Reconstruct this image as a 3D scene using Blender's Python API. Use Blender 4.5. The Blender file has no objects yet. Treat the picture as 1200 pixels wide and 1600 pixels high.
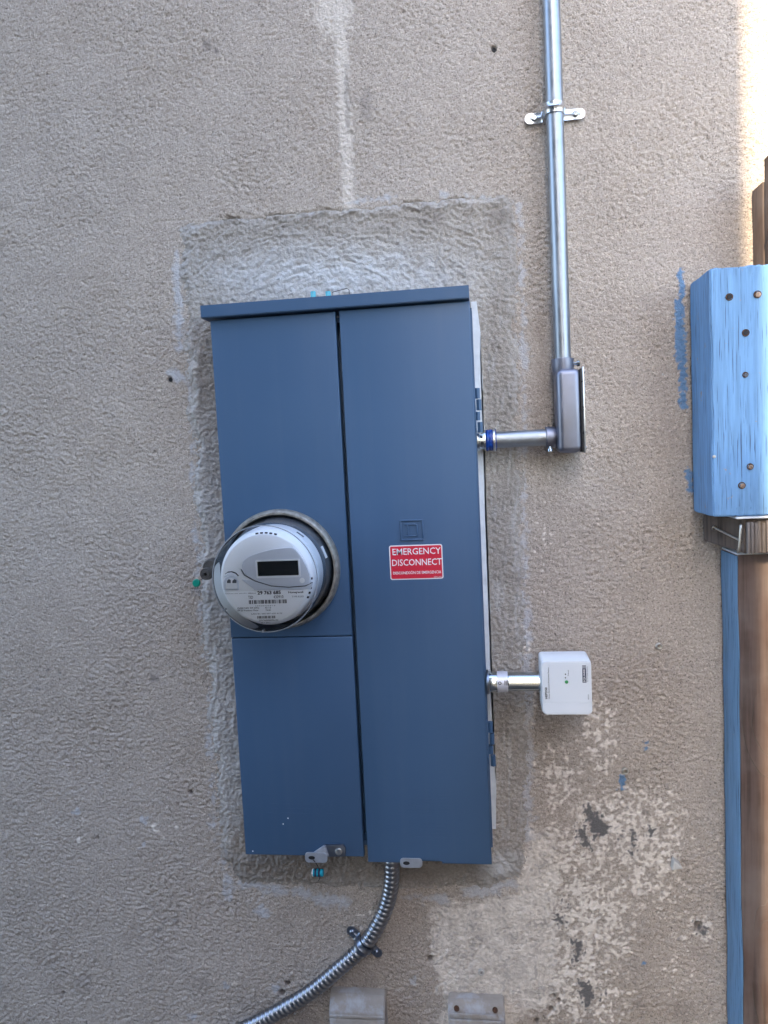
import bpy, bmesh, math, random
import numpy as np
from mathutils import Vector, Matrix
from math import sin, cos, pi, radians

scene = bpy.context.scene
COL = scene.collection

# ------------------------------------------------------------------ camera
# world: X right along the wall, Y into the wall, Z up; Y = 0 is the front of the panel doors, ground at Z = -0.95
CAMR = np.array([[0.99093, 0.038586, 0.128718], [0.125125, 0.084321, -0.988551], [-0.048998, 0.995691, 0.078728]])
CAMC = np.array([0.3812, -1.07928, 0.57339])
F = 1184.37
cam = bpy.data.cameras.new('camera')
cam.sensor_fit = 'AUTO'; cam.sensor_width = 36.0; cam.lens = F / 1600 * 36
cam.clip_start = 0.02; cam.clip_end = 500
camo = bpy.data.objects.new('camera', cam); COL.objects.link(camo)
camo.matrix_world = Matrix.Translation(Vector(CAMC)) @ Matrix([[float(v) for v in r] for r in CAMR]).to_4x4()
scene.camera = camo

# ------------------------------------------------------------------ sky, sun, exposure
SUN_EL = radians(38); SUN_AZ = radians(6)          # light runs +Y and a little +X
w = bpy.data.worlds.new('World'); scene.world = w; w.use_nodes = True
nt = w.node_tree; bg = nt.nodes['Background']
sk = nt.nodes.new('ShaderNodeTexSky'); sk.sky_type = 'NISHITA'; sk.sun_disc = False
sk.sun_elevation = SUN_EL; sk.sun_rotation = pi + SUN_AZ
sk.air_density = 1.0; sk.dust_density = 1.5; sk.ozone_density = 1.0
nt.links.new(sk.outputs[0], bg.inputs[0]); bg.inputs[1].default_value = 0.15
sl = bpy.data.lights.new('sun', 'SUN'); sl.energy = 2.4; sl.angle = radians(0.53); sl.color = (1.0, 0.80, 0.55)
so = bpy.data.objects.new('sun', sl); COL.objects.link(so)
d = Vector((sin(SUN_AZ) * cos(SUN_EL), cos(SUN_AZ) * cos(SUN_EL), -sin(SUN_EL)))
so.rotation_euler = d.to_track_quat('-Z', 'Y').to_euler(); so.location = (-2, -8, 8)
vs = scene.view_settings; vs.view_transform = 'Standard'; vs.look = 'None'; vs.gamma = 1.0; vs.use_curve_mapping = False
vs.exposure = 2.65
scene.render.resolution_x = 768; scene.render.resolution_y = 1024

# ------------------------------------------------------------------ pixel (1200x1600 photo) <-> place
def P(u, v, y):
    """point of plane Y=y seen at photo pixel (u, v)"""
    c = CAMR @ np.array([(u - 600) / F, -(v - 800) / F, -1.0])
    t = (y - CAMC[1]) / c[1]
    return Vector(CAMC + c * t)
def proj(x, y, z):
    q = np.stack([x - CAMC[0], y - CAMC[1] + 0 * x, z - CAMC[2]], -1) @ CAMR
    return 600 + F * q[..., 0] / -q[..., 2], 800 - F * q[..., 1] / -q[..., 2]
WALL = 0.060

# ------------------------------------------------------------------ noise
_PM = np.random.RandomState(7).permutation(4096).astype(np.int32)
_G = np.stack([np.cos(np.arange(64) / 64 * 2 * pi), np.sin(np.arange(64) / 64 * 2 * pi)], -1).astype(np.float32)
def perlin(x, y, s=0):
    x0 = np.floor(x); y0 = np.floor(y); fx = (x - x0).astype(np.float32); fy = (y - y0).astype(np.float32)
    ix = (x0.astype(np.int32) + s * 131) & 4095; iy = (y0.astype(np.int32) + s * 517) & 4095
    ux = fx * fx * fx * (fx * (fx * 6 - 15) + 10); uy = fy * fy * fy * (fy * (fy * 6 - 15) + 10)
    p0 = _PM[ix]; p1 = _PM[(ix + 1) & 4095]; iy1 = iy + 1
    def g(p, q, dx, dy):
        k = _PM[(p + q) & 4095] & 63
        return _G[k, 0] * (fx - dx) + _G[k, 1] * (fy - dy)
    a = g(p0, iy, 0, 0); b = g(p1, iy, 1, 0); c = g(p0, iy1, 0, 1); e = g(p1, iy1, 1, 1)
    return (a + (b - a) * ux + (c - a) * uy + (a - b - c + e) * ux * uy) * 1.5
def fbm(x, y, s, o=3):
    r = 0; a = 1.0; t = 0
    for i in range(o):
        r = r + a * perlin(x * 2 ** i, y * 2 ** i, s + i * 7); t += a; a *= .5
    return r / t
def pebble(x, y, s, aniso=1.0):
    """field of overlapping rounded grains, 0..1"""
    x0 = np.floor(x).astype(np.int32); y0 = np.floor(y).astype(np.int32); fx = (x - x0).astype(np.float32); fy = (y - y0).astype(np.float32)
    r = np.zeros(x.shape, np.float32); T = np.random.RandomState(s + 50).rand(4, 4096).astype(np.float32)
    for dx in (-1, 0, 1):
        for dy in (-1, 0, 1):
            k = _PM[(_PM[(x0 + dx + s * 31) & 4095] + y0 + dy) & 4095]
            ex = fx - dx - T[0][k]; ey = fy - dy - T[1][k]; rad = .45 + .5 * T[2][k]; sk = (T[3][k] - .5) * .9
            d2 = (ex + sk * ey) ** 2 + ey ** 2
            np.maximum(r, (.35 + .65 * T[3][k]) * (1 - d2 / (rad * rad)), out=r)
    return r
def sst(a, b, x):
    t = np.clip((x - a) / (b - a), 0, 1); return t * t * (3 - 2 * t)
def poly_sd(poly, u, v):
    """signed distance to a polygon, positive inside (photo pixels)"""
    d2 = np.full(u.shape, 1e12); ins = np.zeros(u.shape, bool); n = len(poly)
    for i in range(n):
        ax, ay = poly[i]; bx, by = poly[(i + 1) % n]; ex, ey = bx - ax, by - ay
        t = np.clip(((u - ax) * ex + (v - ay) * ey) / (ex * ex + ey * ey), 0, 1)
        d2 = np.minimum(d2, (u - ax - t * ex) ** 2 + (v - ay - t * ey) ** 2)
        if ay != by:
            c = ((ay > v) != (by > v)) & (u < (bx - ax) * (v - ay) / (by - ay) + ax); ins ^= c
    return np.where(ins, 1, -1) * np.sqrt(d2)
def seg_d(a, b, u, v):
    ex, ey = b[0] - a[0], b[1] - a[1]
    t = np.clip(((u - a[0]) * ex + (v - a[1]) * ey) / (ex * ex + ey * ey), 0, 1)
    return np.hypot(u - a[0] - t * ex, v - a[1] - t * ey)

# ------------------------------------------------------------------ materials
def new_mat(name):
    m = bpy.data.materials.new(name); m.use_nodes = True
    return m, m.node_tree, m.node_tree.nodes['Principled BSDF']
def N(nt, t, **k):
    n = nt.nodes.new(t)
    for a, b in k.items():
        if a.startswith('i_'):
            key = a[2:]; key = int(key) if key.isdigit() else key.replace('_', ' ')
            n.inputs[key].default_value = b
        else: setattr(n, a, b)
    return n
def ramp(nt, src, stops):
    r = nt.nodes.new('ShaderNodeValToRGB'); el = r.color_ramp.elements
    el[0].position, el[0].color = stops[0][0], (*stops[0][1], 1)
    el[1].position, el[1].color = stops[-1][0], (*stops[-1][1], 1)
    for p, c in stops[1:-1]:
        e = el.new(p); e.color = (*c, 1)
    nt.links.new(src, r.inputs[0]); return r.outputs[0]
def mix(nt, f, a, b):
    n = nt.nodes.new('ShaderNodeMix'); n.data_type = 'RGBA'
    for s, v in ((n.inputs[0], f), (n.inputs[6], a), (n.inputs[7], b)):
        if hasattr(v, 'is_output'): nt.links.new(v, s)
        elif isinstance(v, (int, float)): s.default_value = v
        else: s.default_value = (*v, 1)
    return n.outputs[2]
def noise(nt, scale, detail=3, vec=None, rough=.55, stretch=None):
    n = N(nt, 'ShaderNodeTexNoise'); n.inputs['Scale'].default_value = scale
    n.inputs['Detail'].default_value = detail; n.inputs['Roughness'].default_value = rough
    c = N(nt, 'ShaderNodeTexCoord'); o = c.outputs['Object']
    if stretch:
        mp = N(nt, 'ShaderNodeMapping'); mp.inputs['Scale'].default_value = stretch
        nt.links.new(o, mp.inputs[0]); o = mp.outputs[0]
    nt.links.new(o, n.inputs['Vector']); return n.outputs['Fac']
def bump(nt, bsdf, h, strength=.3, dist=.001):
    b = N(nt, 'ShaderNodeBump'); b.inputs['Strength'].default_value = strength; b.inputs['Distance'].default_value = dist
    nt.links.new(h, b.inputs['Height']); nt.links.new(b.outputs[0], bsdf.inputs['Normal'])
def simple(name, col, rough=.5, metal=0, var=.12, scale=40, rvar=.12, bmp=0, bscale=400, spec=.5, stretch=None):
    m, nt, b = new_mat(name)
    n = noise(nt, scale, 4, stretch=stretch)
    lo = tuple(max(0, c * (1 - var)) for c in col); hi = tuple(min(1, c * (1 + var)) for c in col)
    nt.links.new(ramp(nt, n, [(.3, lo), (.7, hi)]), b.inputs['Base Color'])
    n2 = noise(nt, scale * 1.7, 3, stretch=stretch)
    r = ramp(nt, n2, [(.3, (rough * (1 - rvar),) * 3), (.7, (min(1, rough * (1 + rvar)),) * 3)])
    nt.links.new(r, b.inputs['Roughness'])
    b.inputs['Metallic'].default_value = metal; b.inputs['Specular IOR Level'].default_value = spec
    if bmp: bump(nt, b, noise(nt, bscale, 2, stretch=stretch), bmp, .0006)
    return m

def attr(nt, name):
    a = N(nt, 'ShaderNodeAttribute'); a.attribute_name = name; return a.outputs['Fac']

def make_stucco():
    m, nt, b = new_mat('painted_stucco')
    big = noise(nt, 2.2, 4); mid = noise(nt, 18, 4); fine = noise(nt, 260, 3)
    c = ramp(nt, big, [(.3, (.39, .335, .283)), (.45, (.45, .395, .345)), (.55, (.43, .384, .342)), (.72, (.50, .445, .398))])
    c = mix(nt, .35, c, ramp(nt, mid, [(.3, (.36, .308, .262)), (.7, (.53, .472, .418))]))
    c = mix(nt, .32, c, ramp(nt, fine, [(.3, (.21, .17, .14)), (.7, (.60, .53, .46))]))
    c = mix(nt, ramp(nt, noise(nt, 430, 2), [(.34, (.75, .75, .75)), (.42, (0, 0, 0))]), c, (.14, .12, .105))
    c = mix(nt, ramp(nt, noise(nt, 370, 2), [(.60, (0, 0, 0)), (.68, (.6, .6, .6))]), c, (.68, .60, .51))
    c = mix(nt, attr(nt, 'pale'), c, (.80, .74, .67))
    c = mix(nt, attr(nt, 'slurry'), c, (.50, .53, .58))
    c = mix(nt, attr(nt, 'bare'), c, (.15, .145, .145))
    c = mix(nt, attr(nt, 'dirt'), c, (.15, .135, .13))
    c = mix(nt, attr(nt, 'bluepaint'), c, (.10, .24, .44))
    nt.links.new(c, b.inputs['Base Color']); b.inputs['Roughness'].default_value = .88
    b.inputs['Specular IOR Level'].default_value = .25
    bump(nt, b, noise(nt, 470, 2, rough=.5), .85, .0020)
    return m
def make_mortar():
    m, nt, b = new_mat('trowelled_mortar')
    mid = noise(nt, 22, 4); fine = noise(nt, 330, 3)
    c = ramp(nt, mid, [(.3, (.31, .275, .235)), (.7, (.44, .395, .345))])
    c = mix(nt, .4, c, ramp(nt, fine, [(.3, (.16, .145, .135)), (.7, (.54, .52, .49))]))
    c = mix(nt, attr(nt, 'slurry'), c, (.54, .55, .56))
    c = mix(nt, attr(nt, 'dirt'), c, (.20, .175, .155))
    nt.links.new(c, b.inputs['Base Color']); b.inputs['Roughness'].default_value = .85
    b.inputs['Specular IOR Level'].default_value = .3
    bump(nt, b, noise(nt, 470, 2, rough=.5), .9, .0018)
    return m
def make_paint_wood(name, col, deep, wear):
    m, nt, b = new_mat(name)
    g = noise(nt, 60, 5, stretch=(3.0, 3.0, .16)); g2 = noise(nt, 210, 3, stretch=(3.0, 3.0, .07)); big = noise(nt, 14, 3)
    c = ramp(nt, g, [(.3, tuple(x * .78 for x in col)), (.55, col), (.8, tuple(min(1, x * 1.15) for x in col))])
    crack = ramp(nt, g2, [(.34, (1, 1, 1)), (.40, (0, 0, 0))])
    c = mix(nt, crack, c, deep)
    chip = ramp(nt, noise(nt, 55, 6, rough=.7), [(wear, (0, 0, 0)), (wear + .025, (1, 1, 1))])
    c = mix(nt, chip, c, (.30, .25, .20))
    nt.links.new(c, b.inputs['Base Color']); b.inputs['Roughness'].default_value = .62
    bump(nt, b, g2, .55, .0012)
    return m
def make_wood(name, a, bcol, deep):
    m, nt, b = new_mat(name)
    g = noise(nt, 70, 5, stretch=(2.2, 2.2, .10)); g2 = noise(nt, 16, 3, stretch=(1.6, 1.6, .25))
    c = ramp(nt, g2, [(.3, bcol), (.5, a), (.62, bcol), (.66, deep), (.72, a)])
    c = mix(nt, .6, c, ramp(nt, g, [(.36, deep), (.46, bcol), (.62, a)]))
    c = mix(nt, ramp(nt, noise(nt, 9, 4), [(.42, (0, 0, 0)), (.8, (.6, .6, .6))]), c, (.24, .21, .195))
    nt.links.new(c, b.inputs['Base Color']); b.inputs['Roughness'].default_value = .75
    bump(nt, b, g, .5, .0012)
    return m
def make_metal(name, col, rough, var=.15, scratch=.03, scale=60):
    m, nt, b = new_mat(name)
    n = noise(nt, scale, 5); n2 = noise(nt, 240, 3)
    c = ramp(nt, n, [(.3, tuple(x * (1 - var) for x in col)), (.7, col)])
    nt.links.new(c, b.inputs['Base Color']); b.inputs['Metallic'].default_value = 1
    nt.links.new(ramp(nt, n, [(.3, (rough * .8,) * 3), (.75, (rough * 1.3,) * 3)]), b.inputs['Roughness'])
    if scratch: bump(nt, b, n2, scratch, .0003)
    return m
def make_cabinet():
    m, nt, b = new_mat('powder_coated_steel')
    n = noise(nt, 3.5, 3); sc = noise(nt, 70, 6, rough=.75)
    c = ramp(nt, n, [(.3, (.042, .094, .180)), (.7, (.050, .107, .198))])
    c = mix(nt, ramp(nt, sc, [(.74, (0, 0, 0)), (.78, (.35, .35, .35))]), c, (.30, .36, .43))
    c = mix(nt, ramp(nt, noise(nt, 3, 4, stretch=(14, 14, .5)), [(.5, (0, 0, 0)), (.8, (.05, .05, .05))]), c, (.22, .24, .27))
    nt.links.new(c, b.inputs['Base Color'])
    nt.links.new(ramp(nt, noise(nt, 9, 4), [(.3, (.42,) * 3), (.7, (.54,) * 3)]), b.inputs['Roughness'])
    b.inputs['Specular IOR Level'].default_value = .5
    ad = N(nt, 'ShaderNodeMath', operation='MULTIPLY_ADD'); ad.inputs[1].default_value = 7.0
    nt.links.new(noise(nt, 7, 2), ad.inputs[0]); nt.links.new(noise(nt, 900, 2), ad.inputs[2]); bump(nt, b, ad.outputs[0], .08, .0003)
    return m
def make_clear(name, tint, gloss_rough=.03, boost=1.0):
    """thin clear plastic shell: see-through with a fresnel sheen"""
    m = bpy.data.materials.new(name); m.use_nodes = True; nt = m.node_tree; nt.nodes.clear()
    o = N(nt, 'ShaderNodeOutputMaterial'); t = N(nt, 'ShaderNodeBsdfTransparent'); g = N(nt, 'ShaderNodeBsdfGlossy')
    t.inputs[0].default_value = (*tint, 1); g.inputs['Roughness'].default_value = gloss_rough
    fr = N(nt, 'ShaderNodeFresnel'); fr.inputs[0].default_value = 1.30
    ml = N(nt, 'ShaderNodeMath', operation='MULTIPLY'); ml.inputs[1].default_value = boost; ml.use_clamp = True
    n = noise(nt, 150, 4); ad = N(nt, 'ShaderNodeMath', operation='MULTIPLY_ADD'); ad.inputs[1].default_value = .03
    nt.links.new(n, ad.inputs[0]); nt.links.new(ml.outputs[0], ad.inputs[2])
    nt.links.new(fr.outputs[0], ml.inputs[0])
    mx = N(nt, 'ShaderNodeMixShader'); nt.links.new(ad.outputs[0], mx.inputs[0])
    nt.links.new(t.outputs[0], mx.inputs[1]); nt.links.new(g.outputs[0], mx.inputs[2]); nt.links.new(mx.outputs[0], o.inputs[0])
    return m

def make_box():
    m, nt, b = new_mat('painted_box')
    c = ramp(nt, noise(nt, 40, 4), [(.3, (.28, .25, .22)), (.7, (.35, .32, .285))])
    c = mix(nt, ramp(nt, noise(nt, 22, 5, rough=.65), [(.50, (0, 0, 0)), (.62, (.6, .6, .6))]), c, (.44, .46, .51))
    nt.links.new(c, b.inputs['Base Color']); b.inputs['Roughness'].default_value = .75
    bump(nt, b, noise(nt, 180, 4), .6, .0012)
    return m
M = dict(
    stucco=make_stucco(), mortar=make_mortar(), cabinet=make_cabinet(),
    galv=make_metal('galvanised_conduit', (.38, .42, .47), .42, .25, .0, 45),
    galvdull=make_metal('galvanised_sheet', (.62, .65, .68), .42),
    zinc=make_metal('zinc_plate', (.62, .66, .70), .30),
    diecast=make_metal('diecast_zinc', (.27, .29, .36), .45, .2, .06, 30),
    darkzinc=make_metal('dark_zinc_steel', (.26, .30, .37), .34),
    chrome=make_metal('polished_steel', (.50, .55, .58), .16, .1, .02),
    ring=simple('weathered_aluminium', (.36, .335, .29), .5, .75, .35, 120, .25, .3, 300),
    hasp=simple('matte_zinc_steel', (.42, .45, .50), .42, .5, .12, 60),
    black=simple('black_void', (.012, .013, .016), .7),
    gasket=simple('black_rubber', (.02, .02, .022), .6),
    lock=simple('dark_lock_steel', (.10, .095, .09), .5, .5, .25, 90),
    lime=simple('whitewashed_steel', (.62, .66, .70), .55, .0, .12, 45, .1, .3, 160),
    plastic=simple('white_abs_plastic', (.78, .81, .84), .38, 0, .03, 12),
    spd=simple('light_grey_abs_plastic', (.74, .78, .82), .42, 0, .03, 10, .1, .06, 900),
    facegrey=simple('meter_face_plastic', (.82, .84, .86), .40, 0, .03, 14),
    label=simple('printed_label_white', (.82, .84, .86), .5, 0, .02, 20),
    basegrey=simple('meter_base_plastic', (.07, .085, .105), .45, 0, .2, 60),
    ink=simple('black_ink', (.02, .022, .03), .6),
    greyink=simple('grey_ink', (.10, .11, .13), .6),
    lcd=simple('lcd_glass', (.008, .011, .013), .16, 0, .3, 300),
    red=simple('red_vinyl', (.62, .018, .045), .42, 0, .05, 12),
    white=simple('white_vinyl', (.80, .80, .80), .45, 0, .03, 12),
    green=simple('green_plastic', (.0, .27, .19), .4, 0, .1, 200),
    led=simple('green_led', (.05, .30, .10), .3),
    logo=simple('dark_blue_ink', (.012, .02, .06), .5),
    teal=simple('teal_plastic', (.02, .34, .45), .25, 0, .3, 150),
    bluedope=simple('blue_pipe_dope', (.006, .045, .26), .22, 0, .5, 130, .3, .8, 150),
    beam=make_paint_wood('blue_painted_timber', (.150, .315, .55), (.05, .10, .19), .655),
    sideblue=make_paint_wood('weathered_blue_painted_timber', (.125, .25, .41), (.02, .04, .07), .69),
    wood=make_wood('bare_fir_timber', (.120, .080, .066), (.088, .056, .046), (.035, .02, .016)),
    oldwood=make_wood('old_grey_brown_timber', (.12, .092, .075), (.085, .063, .05), (.028, .02, .016)),
    coppery=simple('tarnished_screw', (.30, .22, .17), .45, .6, .3, 300),
    darkwood=make_wood('dark_weathered_timber', (.10, .066, .048), (.075, .048, .034), (.03, .018, .013)),
    greywood=make_wood('split_grey_timber', (.20, .18, .165), (.14, .12, .11), (.05, .04, .035)),
    rust=simple('rusty_steel', (.10, .05, .03), .7, .4, .4, 300),
    nail=make_metal('steel_nail', (.55, .54, .50), .4),
    plug=simple('grey_plastic_anchor', (.45, .44, .42), .6, 0, .15, 200),
    chipwhite=simple('chalky_white_plastic', (.52, .52, .50), .6, 0, .1, 200),
    boxpaint=make_box(),
    concrete=simple('concrete_paving', (.11, .10, .09), .85, 0, .2, 6, .1, .4, 150),
    siding=simple('shade_house_siding', (.10, .10, .10), .7, 0, .1, 5),
    roof=simple('asphalt_shingle', (.08, .075, .07), .9, 0, .3, 30),
    glass=simple('window_pane', (.03, .04, .05), .08),
    trim=simple('white_trim', (.7, .7, .68), .5),
    clear=make_clear('clear_polycarbonate', (.975, .985, .995)),
    rim=simple('polycarbonate_edge', (.30, .32, .34), .25, 0, .2, 40), bezel=simple('bezel_plastic', (.58, .62, .69), .4, 0, .03, 14),
    sticker=simple('silver_sticker', (.62, .62, .68), .35, .2, .1, 60),
)

# ------------------------------------------------------------------ object helpers
OFF = {}
def tag(o, label, cat, group=None, kind=None):
    if label: o['label'] = label
    if cat: o['category'] = cat
    if group: o['group'] = group
    if kind: o['kind'] = kind
    return o
def thing(name, label, cat, loc, group=None):
    o = bpy.data.objects.new(name, None); COL.objects.link(o); o.location = loc; o.empty_display_size = .02
    OFF[o] = Vector(loc); return tag(o, label, cat, group)
def mk(name, bm, mat, parent=None, loc=None, smooth=35, label=None, cat=None, group=None, kind=None):
    """link a bmesh (world coordinates) as one object under parent"""
    off = OFF[parent] if parent else Vector(loc if loc is not None else (0, 0, 0))
    me = bpy.data.meshes.new(name)
    bmesh.ops.translate(bm, vec=-off, verts=bm.verts)
    bmesh.ops.recalc_face_normals(bm, faces=bm.faces)
    bm.to_mesh(me); bm.free()
    me.materials.append(M[mat] if isinstance(mat, str) else mat)
    me.polygons.foreach_set('use_smooth', [True] * len(me.polygons)); me.set_sharp_from_angle(angle=radians(smooth))
    o = bpy.data.objects.new(name, me); COL.objects.link(o)
    if parent: o.parent = parent
    else: o.location = off
    OFF[o] = off
    return tag(o, label, cat, group, kind)
def BM(): return bmesh.new()
def join(bm, other):
    me = bpy.data.meshes.new('tmp'); other.to_mesh(me); other.free(); bm.from_mesh(me); bpy.data.meshes.remove(me); return bm
def box(lo, hi, bev=0, seg=2, bm=None):
    b = bmesh.new(); bmesh.ops.create_cube(b, size=1)
    lo = Vector(lo); hi = Vector(hi); c = (lo + hi) / 2; s = hi - lo
    for v in b.verts: v.co = Vector((v.co.x * s.x, v.co.y * s.y, v.co.z * s.z)) + c
    if bev: bmesh.ops.bevel(b, geom=list(b.edges), offset=bev, segments=seg, profile=.5, affect='EDGES')
    return join(bm, b) if bm else b
def frame_of(d):
    d = Vector(d).normalized(); a = Vector((0, 0, 1)) if abs(d.z) < .9 else Vector((1, 0, 0))
    x = d.cross(a).normalized(); return x, d.cross(x).normalized(), d
def rev(p, d, prof, n=32, bm=None, sx=1, sy=1):
    """surface of revolution about axis p + t d; prof = [(t, r)...]"""
    b = bmesh.new(); X, Y, D = frame_of(d); p = Vector(p); rings = []
    for t, r in prof:
        if r < 1e-7: rings.append([b.verts.new(p + D * t)])
        else: rings.append([b.verts.new(p + D * t + X * (r * sx * cos(2 * pi * i / n)) + Y * (r * sy * sin(2 * pi * i / n))) for i in range(n)])
    for a, c in zip(rings, rings[1:]):
        for i in range(n):
            j = (i + 1) % n
            if len(a) == 1 and len(c) == 1: continue
            if len(a) == 1: b.faces.new((a[0], c[i], c[j]))
            elif len(c) == 1: b.faces.new((a[i], a[j], c[0]))
            else: b.faces.new((a[i], a[j], c[j], c[i]))
    return join(bm, b) if bm else b
def cyl(a, b_, r, n=28, bev=0, bm=None, r2=None):
    a = Vector(a); b_ = Vector(b_); L = (b_ - a).length; r2 = r if r2 is None else r2
    pr = [(0, 0), (0, r - bev), (bev, r), (L - bev, r2), (L, r2 - bev), (L, 0)] if bev else [(0, 0), (0, r), (L, r2), (L, 0)]
    return rev(a, b_ - a, pr, n, bm)
def prism(pts, y0, y1, bev=0, bm=None, seg=2):
    """outline [(x, z)...] extruded along Y"""
    b = bmesh.new(); f0 = [b.verts.new((x, y0, z)) for x, z in pts]; f1 = [b.verts.new((x, y1, z)) for x, z in pts]
    n = len(pts); fa = b.faces.new(f0); b.faces.new(f1[::-1])
    for i in range(n): b.faces.new((f0[i], f1[i], f1[(i + 1) % n], f0[(i + 1) % n]))
    if bev:
        ed = [e for e in fa.edges]; bmesh.ops.bevel(b, geom=ed, offset=bev, segments=seg, profile=.5, affect='EDGES')
    bmesh.ops.triangulate(b, faces=[f for f in b.faces if len(f.verts) > 4])
    return join(bm, b) if bm else b
def rrect(x0, x1, z0, z1, r, n=5):
    o = []
    for cx, cz, a in ((x1 - r, z1 - r, 0), (x0 + r, z1 - r, 90), (x0 + r, z0 + r, 180), (x1 - r, z0 + r, 270)):
        for i in range(n + 1):
            t = radians(a + 90 * i / n); o.append((cx + r * cos(t), cz + r * sin(t)))
    return o
def sweep(path, r, n=12, bm=None, caps=True):
    b = bmesh.new(); path = [Vector(p) for p in path]; rings = []; up = None
    for i, p in enumerate(path):
        t = (path[min(i + 1, len(path) - 1)] - path[max(i - 1, 0)]).normalized()
        if up is None: up = frame_of(t)[0]
        up = (up - t * up.dot(t)).normalized(); s = t.cross(up)
        rr = r[i] if isinstance(r, (list, tuple)) else r
        rings.append([b.verts.new(p + up * (rr * cos(2 * pi * k / n)) + s * (rr * sin(2 * pi * k / n))) for k in range(n)])
    for a, c in zip(rings, rings[1:]):
        for k in range(n): b.faces.new((a[k], a[(k + 1) % n], c[(k + 1) % n], c[k]))
    if caps: b.faces.new(rings[0][::-1]); b.faces.new(rings[-1])
    return join(bm, b) if bm else b
def catmull(pts, k=10):
    pts = [Vector(p) for p in pts]; q = [pts[0] * 2 - pts[1]] + pts + [pts[-1] * 2 - pts[-2]]; o = []
    for i in range(1, len(q) - 2):
        for j in range(k):
            t = j / k
            o.append(.5 * ((2 * q[i]) + (q[i + 1] - q[i - 1]) * t + (2 * q[i - 1] - 5 * q[i] + 4 * q[i + 1] - q[i + 2]) * t * t + (3 * q[i] - q[i - 1] - 3 * q[i + 1] + q[i + 2]) * t ** 3))
    o.append(pts[-1]); return o
def text(name, s, lo, width, height, y, mat, parent, depth=.00025, rot=0, label=None, squash=None, bold=0):
    """lettering standing on plane Y=y, lower left at lo=(x, z), fitted to width and height"""
    cu = bpy.data.curves.new('t', 'FONT'); cu.body = s; cu.size = 1; cu.extrude = 0; cu.resolution_u = 2; cu.offset = bold
    ob = bpy.data.objects.new('t', cu); COL.objects.link(ob)
    dg = bpy.context.evaluated_depsgraph_get(); me = bpy.data.meshes.new_from_object(ob.evaluated_get(dg))
    bpy.data.objects.remove(ob); bpy.data.curves.remove(cu)
    b = bmesh.new(); b.from_mesh(me); bpy.data.meshes.remove(me)
    xs = [v.co.x for v in b.verts]; ys = [v.co.y for v in b.verts]; x0, x1, y0, y1 = min(xs), max(xs), min(ys), max(ys)
    c, sn = cos(rot), sin(rot)
    for v in b.verts:
        a = (v.co.x - x0) / (x1 - x0) * width; e = (v.co.y - y0) / (y1 - y0) * height
        v.co = Vector((lo[0] + a * c - e * sn, y - depth, lo[1] + a * sn + e * c))
    r = bmesh.ops.extrude_face_region(b, geom=list(b.faces))
    bmesh.ops.translate(b, vec=(0, depth * .9, 0), verts=[v for v in r['geom'] if isinstance(v, bmesh.types.BMVert)])
    return mk(name, b, mat, parent, smooth=30, label=label)
def bars(name, lo, width, height, y, mat, parent, n, seed, rot=0):
    rr = random.Random(seed); b = BM(); t = 0; ws = [rr.choice((1, 1, 2, 3)) for _ in range(2 * n)]; tot = sum(ws); x = 0
    for i, k in enumerate(ws):
        wd = k / tot * width
        if i % 2 == 0:
            if rot: box((lo[0] - height, y - .00025, lo[1] + x), (lo[0], y - .00002, lo[1] + x + wd), bm=b)
            else: box((lo[0] + x, y - .00025, lo[1]), (lo[0] + x + wd, y - .00002, lo[1] + height), bm=b)
        x += wd
    return mk(name, b, mat, parent)
def screw(name, p, r, h, mat, parent=None, slot=True, **k):
    """pan head with a cross recess, facing -Y"""
    b = rev(p, (0, -1, 0), [(-h, 0), (-h, r * .95), (0, r), (h * .55, r * .92), (h, r * .55), (h, r * .24), (h * .45, r * .2), (h * .45, 0)], 20)
    return mk(name, b, mat, parent, loc=p if parent is None else None, **k)

# ================================================================== ground, house wall and added shade houses
tag(mk('ground', box((-60, -60, -1.25), (60, 60, -.95)), 'concrete'), None, None, kind='structure')

# ------------------------------------------------------------------ stucco wall
def axis(lo, hi, dense, pad, mid, far):
    a = list(np.arange(lo, hi, dense)); b = [hi]
    while b[-1] < hi + pad: b.append(b[-1] + mid)
    s = mid
    while b[-1] < far[1]: s = min(s * 1.35, .12); b.append(b[-1] + s)
    c = [lo - mid]
    while c[-1] > lo - pad: c.append(c[-1] - mid)
    s = mid
    while c[-1] > far[0]: s = min(s * 1.35, .12); c.append(c[-1] - s)
    return np.array(c[::-1] + a + b)
def grid_mesh(name, X, Y, Z, keep=None, attrs=()):
    nz, nx = X.shape; idx = np.arange(nz * nx).reshape(nz, nx)
    q = np.stack([idx[:-1, :-1], idx[:-1, 1:], idx[1:, 1:], idx[1:, :-1]], -1).reshape(-1, 4)
    co = np.stack([X, Y, Z], -1).reshape(-1, 3)
    if keep is not None:
        q = q[keep.reshape(-1)[q].all(1)]; used = np.unique(q); mp = np.full(nz * nx, -1); mp[used] = np.arange(len(used))
        co = co[used]; q = mp[q]; attrs = [(n, a.reshape(-1)[used]) for n, a in attrs]
    me = bpy.data.meshes.new(name)
    me.vertices.add(len(co)); me.vertices.foreach_set('co', co.astype(np.float32).ravel())
    me.loops.add(q.size); me.loops.foreach_set('vertex_index', q.astype(np.int32).ravel())
    me.polygons.add(len(q)); me.polygons.foreach_set('loop_start', np.arange(0, q.size, 4, dtype=np.int32))
    me.update(calc_edges=True)
    me.polygons.foreach_set('use_smooth', np.ones(len(q), bool))
    for n, a in attrs:
        at = me.attributes.new(n, 'FLOAT', 'POINT'); at.data.foreach_set('value', np.clip(a, 0, 1).astype(np.float32).ravel())
    return me

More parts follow.
